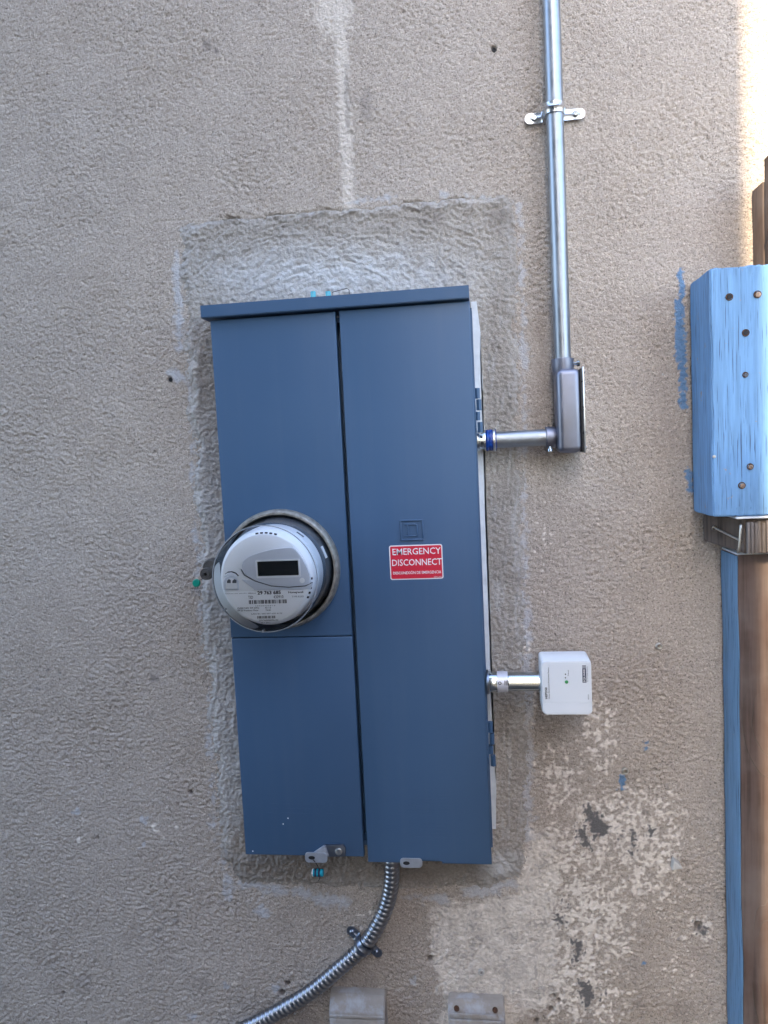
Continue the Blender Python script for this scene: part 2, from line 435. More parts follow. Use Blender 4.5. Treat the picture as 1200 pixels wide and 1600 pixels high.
PATCH = [(287, 362), (300, 352), (350, 337), (450, 331), (540, 323), (600, 319), (700, 312), (786, 309), (800, 322), (806, 450), (810, 600), (812, 800),
         (815, 1000), (818, 1150), (822, 1290), (812, 1362), (765, 1384), (600, 1388), (450, 1384), (372, 1370), (350, 1330), (337, 1200), (327, 1050),
         (318, 900), (305, 700), (294, 550), (288, 450)]
def patch_sd(u, v):
    return poly_sd(PATCH, u, v) + 8 * perlin(u / 37, v / 37, 91) + 4 * perlin(u / 11, v / 11, 92) + 1.5 * perlin(u / 5, v / 5, 93)

def wall_relief(x, z, u, v):
    # dashed stucco: blobby wavelets, small pits
    wx = x + .004 * perlin(x / .03, z / .03, 5); wz = z + .004 * perlin(x / .03, z / .03, 6)
    low = sst(-.25, .25, fbm(u / 260, v / 260, 44, 2) + (v - 700) / 1400)       # ripples lie flatter lower down
    b = perlin(wx / .0038, wz / .0036, 2)
    p1 = np.minimum(pebble(wx / .0045, wz / .0043, 1), .62); p2 = pebble(wx / .0066 + wz / .03, wz / .0045, 2)
    c = perlin(wx / .0095, wz / .0060, 3)
    up_ = .0021 * p1 + .0008 * np.minimum(b, .1) - .0014
    lo_ = .0020 * p2 + .0006 * c + .0008 * np.minimum(b, .1) - .0020
    h = (1 - low) * up_ + low * lo_
    h = h - .0010 * sst(.34, .6, perlin(wx / .0075, wz / .0070, 11))
    rough_ = .75 + .5 * sst(-.4, .4, fbm(u / 150, v / 150, 45, 2)); h = h * rough_ * .85
    h = h + .0012 * fbm(x / .10, z / .10, 21, 2)
    return h

def masks(u, v):
    n1 = fbm(u / 22, v / 22, 51, 3); n2 = perlin(u / 7, v / 7, 55); n3 = fbm(u / 60, v / 60, 57, 3); n4 = perlin(u / 4.5, v / 4.5, 58)
    pale = np.zeros_like(u); slurry = np.zeros_like(u); bare = np.zeros_like(u); dirt = np.zeros_like(u); blue = np.zeros_like(u)
    flat = np.zeros_like(u)
    # old vertical seam filled with pale render above the panel
    d = seg_d((519, -200), (545, 318), u, v); wdt = 8 + 3 * n1 + 3 * n2
    pale = np.maximum(pale, .50 * sst(wdt + 7, wdt - 5, d) * sst(-.6, .25, n2 + .9))
    g = np.exp(-(((u - 520) / 34) ** 2 + ((v - 22) / 42) ** 2)); pale = np.maximum(pale, .42 * sst(.32, .65, g + .35 * n2 + .25 * n1))
    d = seg_d((541, 105), (544, 205), u, v); slurry = np.maximum(slurry, .0 * d)
    dirt = np.maximum(dirt, .4 * sst(6, 1, d + 4 * n2 + 2 * n4))
    g = np.exp(-(((u - 572) / 16) ** 2 + ((v - 165) / 34) ** 2)); dirt = np.maximum(dirt, .3 * sst(.3, .8, g + .4 * n2))
    # slurry smeared round the edge of the mortar
    sd = patch_sd(u, v)
    spots = [((276, 385), (281, 545), 9), ((262, 582), (288, 590), 10), ((296, 600), (300, 760), 7), ((304, 800), (312, 980), 7), ((322, 1010), (336, 1330), 8),
             ((540, 318), (625, 306), 7), ((690, 303), (812, 318), 8), ((812, 330), (818, 560), 9), ((820, 560), (818, 940), 9), ((822, 960), (826, 1200), 12),
             ((826, 1215), (822, 1300), 16), ((800, 1380), (735, 1392), 12), ((690, 1405), (640, 1400), 13), ((500, 1405), (540, 1412), 14), ((480, 1395), (350, 1378), 10),
             ((345, 1340), (352, 1400), 10), ((400, 1420), (420, 1432), 12)]
    for a, b, r in spots:
        d = seg_d(a, b, u, v); slurry = np.maximum(slurry, .62 * sst(r + 2, r - 9, d + 13 * n1 + 6 * n2 + 10 * fbm(u / 75, v / 75, 59, 2) + 3))
    flat = np.maximum(flat, slurry * .6)
    for cx, cy, r in ((646, 1535, 8), (300, 1590, 7), (225, 1282, 8), (222, 1320, 6), (118, 1268, 7), (430, 1545, 8), (352, 1540, 7), (1038, 585, 0.1)):
        slurry = np.maximum(slurry, .6 * sst(r, r * .3, np.hypot(u - cx, v - cy) + 6 * n2 + 4 * n1))
    # pale scraped ground lower right
    A = [(672, 1430), (700, 1408), (745, 1412), (770, 1396), (800, 1395), (822, 1300), (850, 1288), (878, 1310), (872, 1380), (868, 1440), (868, 1500), (862, 1560), (800, 1610), (760, 1700), (680, 1700), (690, 1560), (668, 1500)]
    s = poly_sd(A, u, v) + 16 * n1 + 7 * n2
    pale = np.maximum(pale, (.66 + .45 * n2 + .35 * n1) * sst(-4, 10, s))
    dirt = np.maximum(dirt, .45 * sst(0, 12, s) * sst(.16, .40, n2 * .6 + .6 * fbm(u / 26, v / 26, 66, 2)))
    # flaking paint: pale crumbs with bare grey render in the middle
    for cx, cy, rx, ry, k in ((1010, 1320, 80, 110, .15), (870, 1220, 45, 70, .2), (920, 1440, 80, 120, .12), (935, 1150, 45, 100, .22), (890, 1330, 70, 60, .15), (960, 1290, 95, 60, .13), (1000, 1370, 60, 60, .2), (860, 1400, 45, 120, .14), (900, 1540, 60, 90, .12), (1040, 1400, 60, 60, .3), (985, 1300, 75, 70, .14), (1005, 1230, 35, 28, .30), (905, 1480, 50, 100, .16), (940, 1570, 60, 60, .2), (790, 1560, 60, 70, .22), (250, 1290, 60, 50, .42), (1060, 1500, 60, 110, .38),
                           (355, 1530, 40, 40, .42), (570, 1440, 40, 40, .36), (850, 850, 40, 200, .46), (840, 1090, 30, 90, .34), (700, 1480, 60, 60, .3), (820, 1000, 12, 45, .22), (120, 1300, 90, 90, .52)):
        g = np.exp(-((u - cx) / rx) ** 2 - ((v - cy) / ry) ** 2)
        pale = np.maximum(pale, .88 * sst(k, k + .18, g * (.26 + .55 * fbm(u / 19, v / 15, 71, 4) + .38 * n2 + .2 * n4)))
    for poly in ([(911, 1258), (925, 1262), (940, 1275), (955, 1292), (948, 1308), (930, 1312), (920, 1296)], [(903, 1290), (916, 1296), (922, 1312), (928, 1330), (915, 1325), (902, 1310)],
                 [(984, 1296), (994, 1300), (992, 1332), (985, 1336), (987, 1315)], [(863, 1425), (878, 1432), (883, 1447), (872, 1444)], [(890, 1465), (910, 1472), (912, 1490), (898, 1508), (896, 1488)],
                 [(903, 1530), (924, 1538), (930, 1556), (918, 1580), (908, 1560)], [(935, 1542), (944, 1550), (938, 1565)], [(966, 1300), (976, 1305), (970, 1316)], [(880, 1410), (892, 1415), (890, 1424)],
                 [(1010, 1286), (1022, 1296), (1016, 1306)], [(1084, 1440), (1108, 1450), (1104, 1466), (1090, 1456)]):
        s = poly_sd(poly, u, v) + 8 * n2 + 4.5 * n4 + 5 * n1
        pale = np.maximum(pale, .7 * sst(-9, -3, s) * sst(-.25, .3, n2 + .15 + n1))
        bare = np.maximum(bare, sst(-2, 4, s + 3 * n4)); flat = np.maximum(flat, sst(-2, 2, s))
    # blue paint rubbed off the brush beside the timber, and drips
    for a, b, r in (((1063, 424), (1066, 462), 5), ((1061, 474), (1063, 560), 8), ((1066, 520), (1068, 636), 6), ((1076, 735), (1079, 765), 5), ((973, 1214), (972, 1232), 4.5), ((1010, 1163), (1011, 1169), 3), ((1008, 1505), (1008, 1508), 2), ((1074, 745), (1075, 752), 3)):
        d = seg_d(a, b, u, v); blue = np.maximum(blue, .85 * sst(r + 1, r - 2, d + 4.5 * n2 + 3 * n4))
    # scattered grime
    for cx, cy, r in ((275, 1440, 9), (256, 1440, 6), (248, 1452, 6), (72, 1047, 4), (60, 1076, 3), (240, 1060, 12), (100, 1552, 4), (325, 1520, 4), (1092, 1450, 12), (565, 1388, 5), (1010, 1270, 5), (325, 70, 14), (335, 78, 8)):
        dirt = np.maximum(dirt, .5 * sst(r, r * .2, np.hypot(u - cx, v - cy) + 5 * n2 + 3 * n4))
    dirt = np.maximum(dirt, .25 * sst(.1, .5, n3) * sst(1250, 1650, v))
    return pale, slurry, bare, dirt, blue, flat, sd

HOLES = [(771, 76, 4.2), (265, 593, 4.0), (865, 1556, 3.5), (873, 1564, 3.5), (862, 1577, 4), (838, 1596, 4), (297, 1239, 3.6), (1091, 1446, 6), (152, 1310, 2.4), (672, 1500, 5), (98, 1552, 3), (720, 1601, 3), (440, 1553, 5), (449, 1538, 4)]
xs = axis(-.487, .800, .00155, .30, .0050, (-3.2, 3.4)); zs = axis(-.385, 1.297, .00155, .20, .0050, (-.95, 3.0))
X, Z = np.meshgrid(xs, zs); U, V = proj(X, np.full_like(X, WALL), Z)
pale, slurry, bare, dirt, blue, flat, sd = masks(U, V)
H = wall_relief(X, Z, U, V) * (1 - .75 * flat) - .0012 * bare + .0004 * pale + .0004 * blue
H = H - .006 * sst(0, 12, sd)
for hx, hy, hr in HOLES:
    dd = np.hypot(U - hx, V - hy) + 1.2 * perlin(U / 3, V / 3, 77); H = H - .006 * sst(hr + 1, hr - 1.5, dd); dirt = np.maximum(dirt, .85 * sst(hr + .5, hr - 1.5, dd))  # hole depths also painted dark in the wall colour, standing in for shade
wall = bpy.data.objects.new('stucco_wall', grid_mesh('stucco_wall', X, WALL - H, Z, attrs=[('pale', pale), ('slurry', slurry), ('bare', bare), ('dirt', dirt), ('bluepaint', blue)]))
COL.objects.link(wall); wall.data.materials.append(M['stucco']); OFF[wall] = Vector((0, 0, 0))
tag(wall, 'beige dashed stucco house wall with scraped and flaking paint behind the panel', 'wall')
mk('wall_core', box((-3.2, WALL + .02, -.95), (3.4, WALL + .22, 3.0)), 'concrete', wall)

# trowelled mortar round the panel
px = np.arange(-.10, .485, .0017); pz = np.arange(-.115, .935, .0017)
X, Z = np.meshgrid(px, pz); U, V = proj(X, np.full_like(X, WALL), Z); sd = patch_sd(U, V)
n1 = fbm(U / 22, V / 22, 151, 3); n2 = perlin(U / 7, V / 7, 155); n3 = fbm(U / 90, V / 90, 157, 2)
top = sst(480, 440, V) * sst(815, 740, U); left = sst(350, 330, U + (520 - V) * .06) * sst(440, 500, V); bot = sst(1310, 1345, V)
rad = np.hypot((U - 540) / 1.5, V - 500) + 14 * fbm(U / 70, V / 70, 161, 2)
th_ = np.arctan2(V - 500, (U - 540) / 1.5)
str_top = (1.5 * perlin(rad / 5.2, th_ * 5, 166) + .8 * perlin(rad / 2.8, th_ * 9, 167)) * sst(-.5, .3, fbm(U / 40, V / 14, 163, 2) + .1)
str_side = (1.4 * perlin((U - V * .02) / 4.2 + 2 * n1, V / 75, 168) + .8 * perlin(U / 2.6, V / 40, 169)) * sst(-.3, .4, fbm(U / 30, V / 100, 165, 2))
dg = U * .72 - V * .75 + 8 * n1; dc = U * .75 + V * .72
str_bot = 1.6 * perlin(dg / 5.5, dc / 50, 174) * sst(740, 775, U) + .6 * perlin(V / 5 + n1, U / 60, 175) * sst(760, 700, U)
st = top * str_top + bot * str_bot * 1.3 + (1 - top) * (1 - bot) * str_side * .6
gr = perlin(X / .0045, Z / .0042, 171) * .0007 + np.minimum(perlin(X / .0085, Z / .008, 172), .1) * .0006 + .0009 * pebble(X / .0050, Z / .0050, 9)
H = st * .0010 + gr * 1.9 + .0022 * n3 + .0010 * n1
H = H + .0030 * np.exp(-((sd - 11) / 6) ** 2) * (sst(340, 310, U) * (.6 + n3) + .8 * sst(350, 330, V)) + .0012 - .0035 * sst(9, -5, sd) - .0012 * np.exp(-((sd - 4) / 2.5) ** 2)
H = H + .003 * sst(55, 0, V - 1335) * sst(1330, 1345, V) * sst(.0, .5, n3 + .3)
slur = .98 * np.exp(-((U - 520) / 190) ** 2 - ((V - 430) / 42) ** 2) * (1.0 + .8 * n1 + .35 * st)
slur = np.maximum(slur, .42 * left * sst(560, 760, V) * (1 + .8 * n1) * sst(1360, 1200, V)); slur = np.maximum(slur, .30 * sst(20, 6, sd) * sst(-.25, .35, n3 + n2 * .5))
slur = np.maximum(slur, .75 * np.exp(-((U - 785) / 30) ** 2 - ((V - 1352) / 24) ** 2) * (1 + .5 * st)); slur = np.maximum(slur, .28 * sst(.15, .4, fbm(U / 9, V / 60, 181, 2)) * sst(750, 770, U) * (1 - top))
mortar_dark = .5 * sst(-.2, .4, n3 + .3 * n1) * sst(460, 420, V) * sst(380, 330, V) + .55 * bot * sst(1400, 1360, V) * sst(770, 740, U) + .25 * sst(-.3, .3, n3) * sst(750, 770, U)  # darker blotches along the top edge, under the panel and down the right
inside = (X > .022) & (X < .352) & (Z > -.005) & (Z < .742)
mp_ = bpy.data.objects.new('mortar_patch', grid_mesh('mortar_patch', X, WALL - .0005 - H, Z, keep=(sd > -6) & ~inside, attrs=[('slurry', slur), ('dirt', mortar_dark)]))
COL.objects.link(mp_); mp_.parent = wall; mp_.data.materials.append(M['mortar']); mp_['label'] = 'grey trowelled mortar patch framing the panel'

# house added across the passage, out of view, to keep this wall in shade
XE = .766; NY = -2.75
xc = XE - (WALL - NY) * math.tan(SUN_AZ)
def plan(pts, z0, z1, bm=None):
    b = bmesh.new(); f0 = [b.verts.new((x, y, z0)) for x, y in pts]; f1 = [b.verts.new((x, y, z1)) for x, y in pts]; n = len(pts)
    b.faces.new(f0); b.faces.new(f1[::-1])
    for i in range(n): b.faces.new((f0[i], f0[(i + 1) % n], f1[(i + 1) % n], f1[i]))
    return join(bm, b) if bm else b
HT = 5.4
nh = thing('shade_house', 'added unseen grey sided house that shades the wall, left of the gap', 'house', (-3, NY, -.95))
for i in range(35): mk('siding_board', box((-4.2, NY - .02, -.95 + i * .18), (xc - .1, NY, -.95 + i * .18 + .172), .004, 1), 'siding', nh)
mk('wall', plan([(-4.2, NY - .025), (xc - .03, NY - .025), (xc - 2.2, NY - 4), (-4.2, NY - 4)], -.95, HT), 'siding', nh)
mk('corner_board', plan([(xc - .098, NY + .02), (xc, NY + .02), (xc - .03, NY - .03), (xc - .098, NY - .03)], -.95, HT), 'trim', nh)
wi = mk('window', box((-2.2, NY + .002, .4), (-1.0, NY + .03, 1.6), .004), 'trim', nh); mk('pane', box((-2.1, NY + .031, .5), (-1.1, NY + .036, 1.5)), 'glass', wi)
mk('roof', plan([(-4.3, NY + .06), (xc - .02, NY + .06), (xc - 2.2, NY - 4.1), (-4.3, NY - 4.1)], HT + .01, HT + .15), 'roof', nh)
# second narrow house, added unseen to limit skylight; yard open to its right
rx0, rx1 = xc + .5, 1.9
rh = thing('shade_house', 'added unseen low narrow grey sided house that limits skylight, right of the gap', 'house', (1.4, NY, -.95))
for i in range(20): mk('siding_board', box((rx0 + .05, NY - .02, -.95 + i * .18), (rx1 - .02, NY, -.95 + i * .18 + .172), .004, 1), 'siding', rh)
mk('wall', box((rx0, NY - 4, -.95), (rx1, NY - .025, 2.65)), 'siding', rh); mk('roof', box((rx0 - .02, NY - 4.1, 2.66), (rx1 + .05, NY + .06, 2.8)), 'roof', rh)

# ================================================================== service panel
W = .375; XS = .1867; ZT = .7761; ZM = .3066; ZB = -.0318; ZBR = -.0391
pan = thing('electrical_panel', 'blue grey steel service panel with two tall doors mounted on the stucco wall', 'electrical panel', (W / 2, .03, -.04))
# galvanised back box: its right side shows beside the door
bb = box((.006, .034, -.020), (.3775, .075, .770), .0015)
for lo, hi in (((.0065, .0118, -.019), (.0145, .036, .769)), ((.3692, .0118, -.019), (.3772, .036, .769)), ((.015, .0119, .762), (.369, .036, .7688)), ((.015, .0119, -.0188), (.369, .036, -.012))): box(lo, hi, bm=bb)
mk('back_box', bb, 'cabinet', pan)
fl = BM(); zz = np.linspace(-.012, .785, 90); rr = random.Random(4)
lo_e = []
for i, z in enumerate(zz):
    t = (z + .012) / .797; base = .3838 + .0048 * t ** 1.2 + .0012 * math.sin(z * 23) + .0009 * rr.uniform(-1, 1)
    if z > .74: base = .3885 - (z - .74) * .09
    lo_e.append((base, z))
prism([(.376, -.012)] + lo_e + [(.376, .785)], .053, .074, bm=fl)
mk('side_flange', fl, 'lime', pan, label='whitewashed galvanised side of the panel')
# rain cap
zc0, zc1 = .7784, .7962
cap = prism([(-.010, zc0), (.3745, zc0), (.3745, zc1), (-.010, zc1)], -.0100, .0500, 0)
bmesh.ops.bevel(cap, geom=[e for e in cap.edges if abs(e.verts[0].co.y - e.verts[1].co.y) < 1e-6], offset=.0012, segments=2, affect='EDGES')
mk('rain_cap', cap, 'cabinet', pan)
def door(pts, y0, y1): return prism(pts, y0, y1, .0016, seg=3)
mc = mk('meter_cover', door([(0, ZM + .0006), (XS - .0022, ZM + .0006), (XS - .0022, ZT - .0005), (0, ZT - .0005)], 0, .0115), 'cabinet', pan)
lc = mk('lower_cover', door([(.0003, ZB), (XS - .0022, ZB), (XS - .0022, ZM - .0006), (.0003, ZM - .0006)], .0006, .0115), 'cabinet', pan)
a = P(661, 1345, 0); b_ = P(691, 1348, 0); nz = P(661, 1341.5, 0).z
mdoor = mk('main_door', door([(XS + .0038, ZBR), (P(627, 1345, 0).x, ZBR), (P(627, 1345, 0).x, nz), (b_.x, nz), (b_.x, ZBR), (W, ZBR), (W, ZT), (XS + .0038, ZT)], -.0010, .0115), 'cabinet', pan)
mk('door_return', box((P(627, 1345, 0).x - .003, .003, ZBR + .0015), (b_.x + .003, .0112, nz + .003)), 'cabinet', pan)
# pressed emblem: D in a square
em = BM(); e0 = P(626, 845, 0); e1 = P(661, 811, 0); ex0, ex1, ez0, ez1 = e0.x, e1.x, e0.z, e1.z; t = .0022
for lo, hi in (((ex0, ez0), (ex1, ez0 + t)), ((ex0, ez1 - t), (ex1, ez1)), ((ex0, ez0 + t), (ex0 + t, ez1 - t)), ((ex1 - t, ez0 + t), (ex1, ez1 - t))):
    box((lo[0], -.0030, lo[1]), (hi[0], -.0006, hi[1]), .0008, bm=em)
cx = (ex0 + ex1) / 2; cz = (ez0 + ez1) / 2; dw = (ex1 - ex0); q = .0019
def bar(x0, z0, x1, z1): box((x0, -.0029, z0), (x1, -.0006, z1), .0007, bm=em)
bar(cx - dw * .31, cz + dw * .22, cx + dw * .16, cz + dw * .22 + q); bar(cx - dw * .31, cz - dw * .28, cx + dw * .16, cz - dw * .28 + q)
bar(cx - dw * .20, cz - dw * .28 + q, cx - dw * .20 + q, cz + dw * .22); bar(cx + dw * .25 - q, cz - dw * .19, cx + dw * .25, cz + dw * .14)
for s, zz0, zz1 in ((1, cz + dw * .22 + q * .5, cz + dw * .14), (-1, cz - dw * .28 + q * .5, cz - dw * .19)):
    sweep([(cx + dw * .15, -.0018, zz0), (cx + dw * .215, -.0018, (zz0 + zz1) / 2 + s * .0008), (cx + dw * .25 - q / 2, -.0018, zz1)], q / 2, 8, em)
mk('pressed_emblem', em, 'cabinet', pan, label='letter D in a square pressed into the door')
# rows of tiny pressed lettering low on the doors
def pressed(u0, v0, u1, v1, rows, seed, y):
    rr = random.Random(seed); b = BM(); A = P(u0, v1, 0); B = P(u1, v0, 0)
    for i in range(rows):
        z = B.z - (B.z - A.z) * (i + .5) / rows; x = A.x
        while x < B.x:
            wl = rr.uniform(.003, .009)
            if rr.random() < .8: box((x, y - .00035, z - .0006), (min(x + wl, B.x), y + .0003, z + .0006), bm=b)
            x += wl + rr.uniform(.0008, .002)
    return b
mk('pressed_lettering', pressed(418, 1254, 520, 1274, 3, 1, .0006), 'cabinet', pan)
mk('pressed_lettering', pressed(634, 1240, 700, 1270, 6, 2, -.001), 'cabinet', pan)
mk('pressed_lettering', pressed(640, 1282, 697, 1310, 5, 3, -.001), 'cabinet', pan)
# hinges
for (u, v0, v1) in ((742.5, 602, 676), (764, 1124, 1197)):
    zt = P(u, v0, .01).z; zb = P(u, v1, .01).z; L = zt - zb; hg = BM()
    box((.3745, .0005, zb + L * .1), (.3772, .010, zt), .0005, bm=hg)
    h = mk('hinge', hg, 'cabinet', pan)
    for k, (f0, f1, dx) in enumerate(((.0, .22, .0022), (.26, .44, -.0008), (.47, .70, .0016), (.72, .94, .0))):
        b = cyl((.3805 + dx, .012, zb + L * f0), (.3805 + dx, .012, zb + L * f1), .0042, 6); mk('knuckle', b, 'cabinet', h)
# hasps
def hasp(u0, u1, v0, v1, hu, name, y):
    A = P(u0, v1, y); B = P(u1, v0, y); b = bmesh.new(); r = (B.z - A.z) * .48
    outer = rrect(A.x, B.x, A.z, B.z, min(r, .005), 5); hc = P(hu, (v0 + v1) / 2, y); n = 20
    b = prism(outer, y, y + .0022, .0004)
    o = mk(name, b, 'hasp', pan)
    mk('hole', rev((hc.x, y - .0001, hc.z), (0, 1, 0), [(0, 0), (0, .0046), (.0003, .0046), (.0003, 0)], 20, sx=1.1, sy=.62), 'black', o)
    return o
hasp(477, 511, 1333, 1347.5, 487, 'hasp', -.0085); hasp(625.5, 659.5, 1342, 1355.5, 635, 'hasp', -.0045)
pts = [P(*q, 0) for q in ((484, 1337), (508, 1319), (536, 1318.5), (540, 1323), (540, 1337), (500, 1337))]
br = mk('hasp_bracket', prism([(p.x, p.z) for p in pts], -.0030, .0004, .0006), 'darkzinc', pan)
pts = [P(*q, -.003) for q in ((486, 1334), (506, 1320), (509, 1321), (514, 1336), (490, 1337))]
sweep_b = prism([(p.x, p.z) for p in pts], -.0075, -.0031, .001); mk('fold', sweep_b, 'hasp', br)
rp = P(529, 1330.5, -.003); mk('rivet', rev((rp.x, -.003, rp.z), (0, -1, 0), [(-.001, 0), (-.001, .0058), (.0008, .0056), (.0018, .0035), (.0014, .002), (.0014, 0)], 22), 'zinc', br)
for (u, v) in ((450, 1278.5), (442.5, 1287.5), (395, 1330)):
    p = P(u, v, .0006); mk('paint_chip', rev((p.x, .0006, p.z), (0, -1, 0), [(-.0003, 0), (-.0003, .0013), (.0003, .0010), (.0004, 0)], 7), 'label', pan)
# sticker
A = P(611, 906, 0); B = P(691, 849.5, 0); y = -.0010
sx0, sx1 = P(609, 878, 0).x, P(692, 876, 0).x; sz0, sz1 = P(650, 905, 0).z, P(650, 851, 0).z
stk = mk('emergency_sticker', prism(rrect(sx0, sx1, sz0, sz1, .003), y - .00035, y - .00005), 'white', pan, label='red and white emergency disconnect sticker on the door')
bd = .0015
mk('red_field', prism(rrect(sx0 + bd, sx1 - bd, sz0 + bd, sz1 - bd, .002), y - .0006, y - .00036), 'red', stk)
yl = y - .00061
def line(s, u0, u1, vb, cap, mat, par, yl=yl, bold=0, rows=1):
    p = P(u0, vb, yl); wd = P(u1, vb, yl).x - p.x; h = cap / F * (yl - CAMC[1])
    return text('lettering', s, (p.x, p.z), wd, h, yl, mat, par, bold=bold)
line('EMERGENCY', 613.5, 689, 867.5, 10.3, 'white', stk, bold=.004); line('DISCONNECT', 613, 690.5, 884.5, 10.3, 'white', stk, bold=.004)
line('DESCONEXIÓN DE EMERGENCIA', 614.5, 689.5, 897.8, 5.6, 'white', stk, bold=.004)
line('0230312-1023', 678, 690, 902.3, 1.8, 'white', stk)

# bits showing above the cap
grp = 'bolts above the rain cap'
for (u, lab) in ((489.5, 'small blue zinc bolt above the rain cap, the left one'), (513, 'small blue zinc bolt above the rain cap, the right one')):
    p = P(u, 462, .020)
    mk('bolt', cyl((p.x, .020, .790), (p.x, .020, p.z + .006), .0042, 6, .0006), 'teal', loc=(p.x, .02, .79), label=lab, cat='bolt', group=grp)
q0, q1, q2 = P(519.5, 456.5, .035), P(542, 450.5, .032), P(545.5, 453, .03)
mk('wire_offcut', sweep([(q0.x - .003, .055, q0.z - .004), q0, q1, q2, (q2.x + .001, .03, .7905)], .0005, 8), 'gasket', loc=q0, label='thin bent dark wire above the rain cap', cat='wire')

# ================================================================== electricity meter
MX, MZ = .0853, .4102
mt = thing('electric_meter', 'round electricity meter under a clear plastic cover on the panel', 'electric meter', (MX, 0, MZ))
ax = (MX, 0, MZ); D_ = (0, -1, 0)
mk('sealing_ring', rev(ax, D_, [(-.002, .0800), (-.002, .0868), (.003, .0878), (.009, .0880), (.0155, .0868), (.0185, .0840), (.0185, .0812), (.016, .0800), (.010, .0795), (-.002, .0800)], 96), 'ring', mt)
mk('base', rev(ax, D_, [(.001, 0), (.001, .0785), (.012, .0785), (.0135, .0760), (.034, .0735), (.036, .0700), (.036, 0)], 72), 'basegrey', mt)
bd_ = mk('inner_body', rev(ax, D_, [(.036, 0), (.036, .0692), (.046, .0690), (.060, .0684), (.0602, .0672), (.078, .0662), (.0845, .0640), (.0872, .0606), (.0872, 0)], 96), 'plastic', mt)
# clear dome and its front rim
mk('clear_cover', rev(ax, D_, [(.012, .0788), (.020, .0778), (.030, .0757), (.055, .0742), (.088, .0728), (.0945, .0716), (.0972, .0690), (.0985, .060), (.0990, .03), (.0991, 0)], 96), 'clear', mt)
mk('cover_rim', rev(ax, D_, [(.0922, .0727), (.0922, .0733), (.0930, .0736), (.0938, .0733), (.0938, .0724), (.0930, .0722), (.0922, .0727)], 96), 'rim', mt)
for ang in (-95, 215):
    c, s = cos(radians(ang)), sin(radians(ang)); b = box((-.0012, -.095, .0700), (.0012, -.088, .0735), .0003)
    bmesh.ops.rotate(b, verts=b.verts, cent=(0, 0, 0), matrix=Matrix.Rotation(radians(90 - ang), 3, 'Y')); bmesh.ops.translate(b, vec=(MX, 0, MZ), verts=b.verts); mk('cover_tab', b, 'rim', mt)
FY = -.0873
def fp(u, v, y=FY): p = P(u, v, y); return (p.x, p.z)
face = mk('face_plate', prism([(MX + .0598 * cos(i * pi / 48), MZ + .0598 * sin(i * pi / 48)) for i in range(96)], FY - .0010, FY + .001, .0006), 'facegrey', mt)
lens = [fp(*q) for q in catmull([(379, 887, 0), (381, 877, 0), (395, 867.5, 0), (425, 858.5, 0), (455, 855, 0), (463, 858, 0), (474, 872, 0), (484, 893, 0), (488, 909, 0), (480, 913, 0), (455, 915, 0), (425, 913.5, 0), (400, 906, 0), (385, 896, 0), (379, 887, 0)], 5)] if False else None
def outline(pts, k=5):
    return [fp(p.x, p.y) for p in catmull([(a_, b2, 0) for a_, b2 in pts], k)][:-1]
lens = outline([(379.5, 887), (382, 876.5), (396, 867), (425, 858.5), (452, 855.3), (461, 857), (472, 870), (482, 890), (486.5, 908), (478, 913), (452, 915.2), (425, 913.2), (400, 905), (385, 896), (379.5, 887)])
bz = mk('display_bezel', prism(lens, FY - .0052, FY - .0008, .0012), 'bezel', mt)
f0 = fp(402.5, 902.5); f1 = fp(470, 872); mk('display_frame', prism(rrect(f0[0], f1[0], f0[1], f1[1], .0018), FY - .0064, FY - .0051, .0006), 'plastic', bz)
f0 = fp(405.5, 899); f1 = fp(467.3, 874.5); mk('display', prism(rrect(f0[0], f1[0], f0[1], f1[1], .0008), FY - .0068, FY - .0063), 'lcd', bz)
bt = fp(473.5, 906); mk('button', rev((bt[0], FY - .0051, bt[1]), D_, [(0, 0), (0, .0036), (.0008, .0034), (.0008, 0)], 20), 'facegrey', bz)
step = [fp(*q) for q in ((378, 905), (397, 918.5), (398, 921.5), (486, 920), (489, 912), (486, 909), (478, 914), (452, 916.5), (425, 914.5), (400, 907))]
mk('face_step', prism(step, FY - .0030, FY - .0008, .0005), 'bezel', mt)
mk('bezel_seam', sweep([(q_[0], FY - .0031, q_[1]) for q_ in [fp(378, 889), fp(383, 898), fp(399, 907), fp(425, 915), fp(452, 917), fp(478, 914.8), fp(487.5, 910)]], .0007, 8), 'greyink', mt)
# printed name plate
arc = []
ctr = (MX, MZ); rl = .0560
z_top = fp(440, 922.5)[1]
a0 = math.asin((z_top - MZ) / rl)
for i in range(49):
    a = pi - a0 + (2 * a0 + pi) * i / 48; arc.append((MX + rl * cos(a), MZ + rl * sin(a)))
npl = mk('name_plate', prism(arc, FY - .0016, FY - .0009, .0002), 'label', mt, label='white printed name plate')
NY_ = FY - .0017
def nline(s, u0, u1, vb, cap, mat='ink', bold=0): return line(s, u0, u1, vb, cap, mat, npl, NY_, bold)
nline('29 763 685', 402.5, 439, 929.3, 6.2, bold=.03); nline('Honeywell', 450.5, 474, 928, 4.4, bold=.02); nline('SERIAL #', 388, 399.5, 928.2, 2.2, 'greyink'); nline('MADE IN USA  JAN 2011', 352, 386, 928.8, 1.8, 'greyink')
nline('TID', 388, 395.5, 935.8, 5); nline('430910', 427.5, 443, 935, 5); nline('TYPE R2SD', 456, 475, 933.5, 2.6, 'greyink')
q = P(389, 943.8, NY_); bars('barcode', (q.x, q.z), P(448.5, 943, NY_).x - q.x, 6.2 / F * .99, NY_, 'ink', npl, 34, 1)
nline('1 0 0 0 0 4 3 0 9 1 0', 399, 430, 947.7, 2, 'greyink')
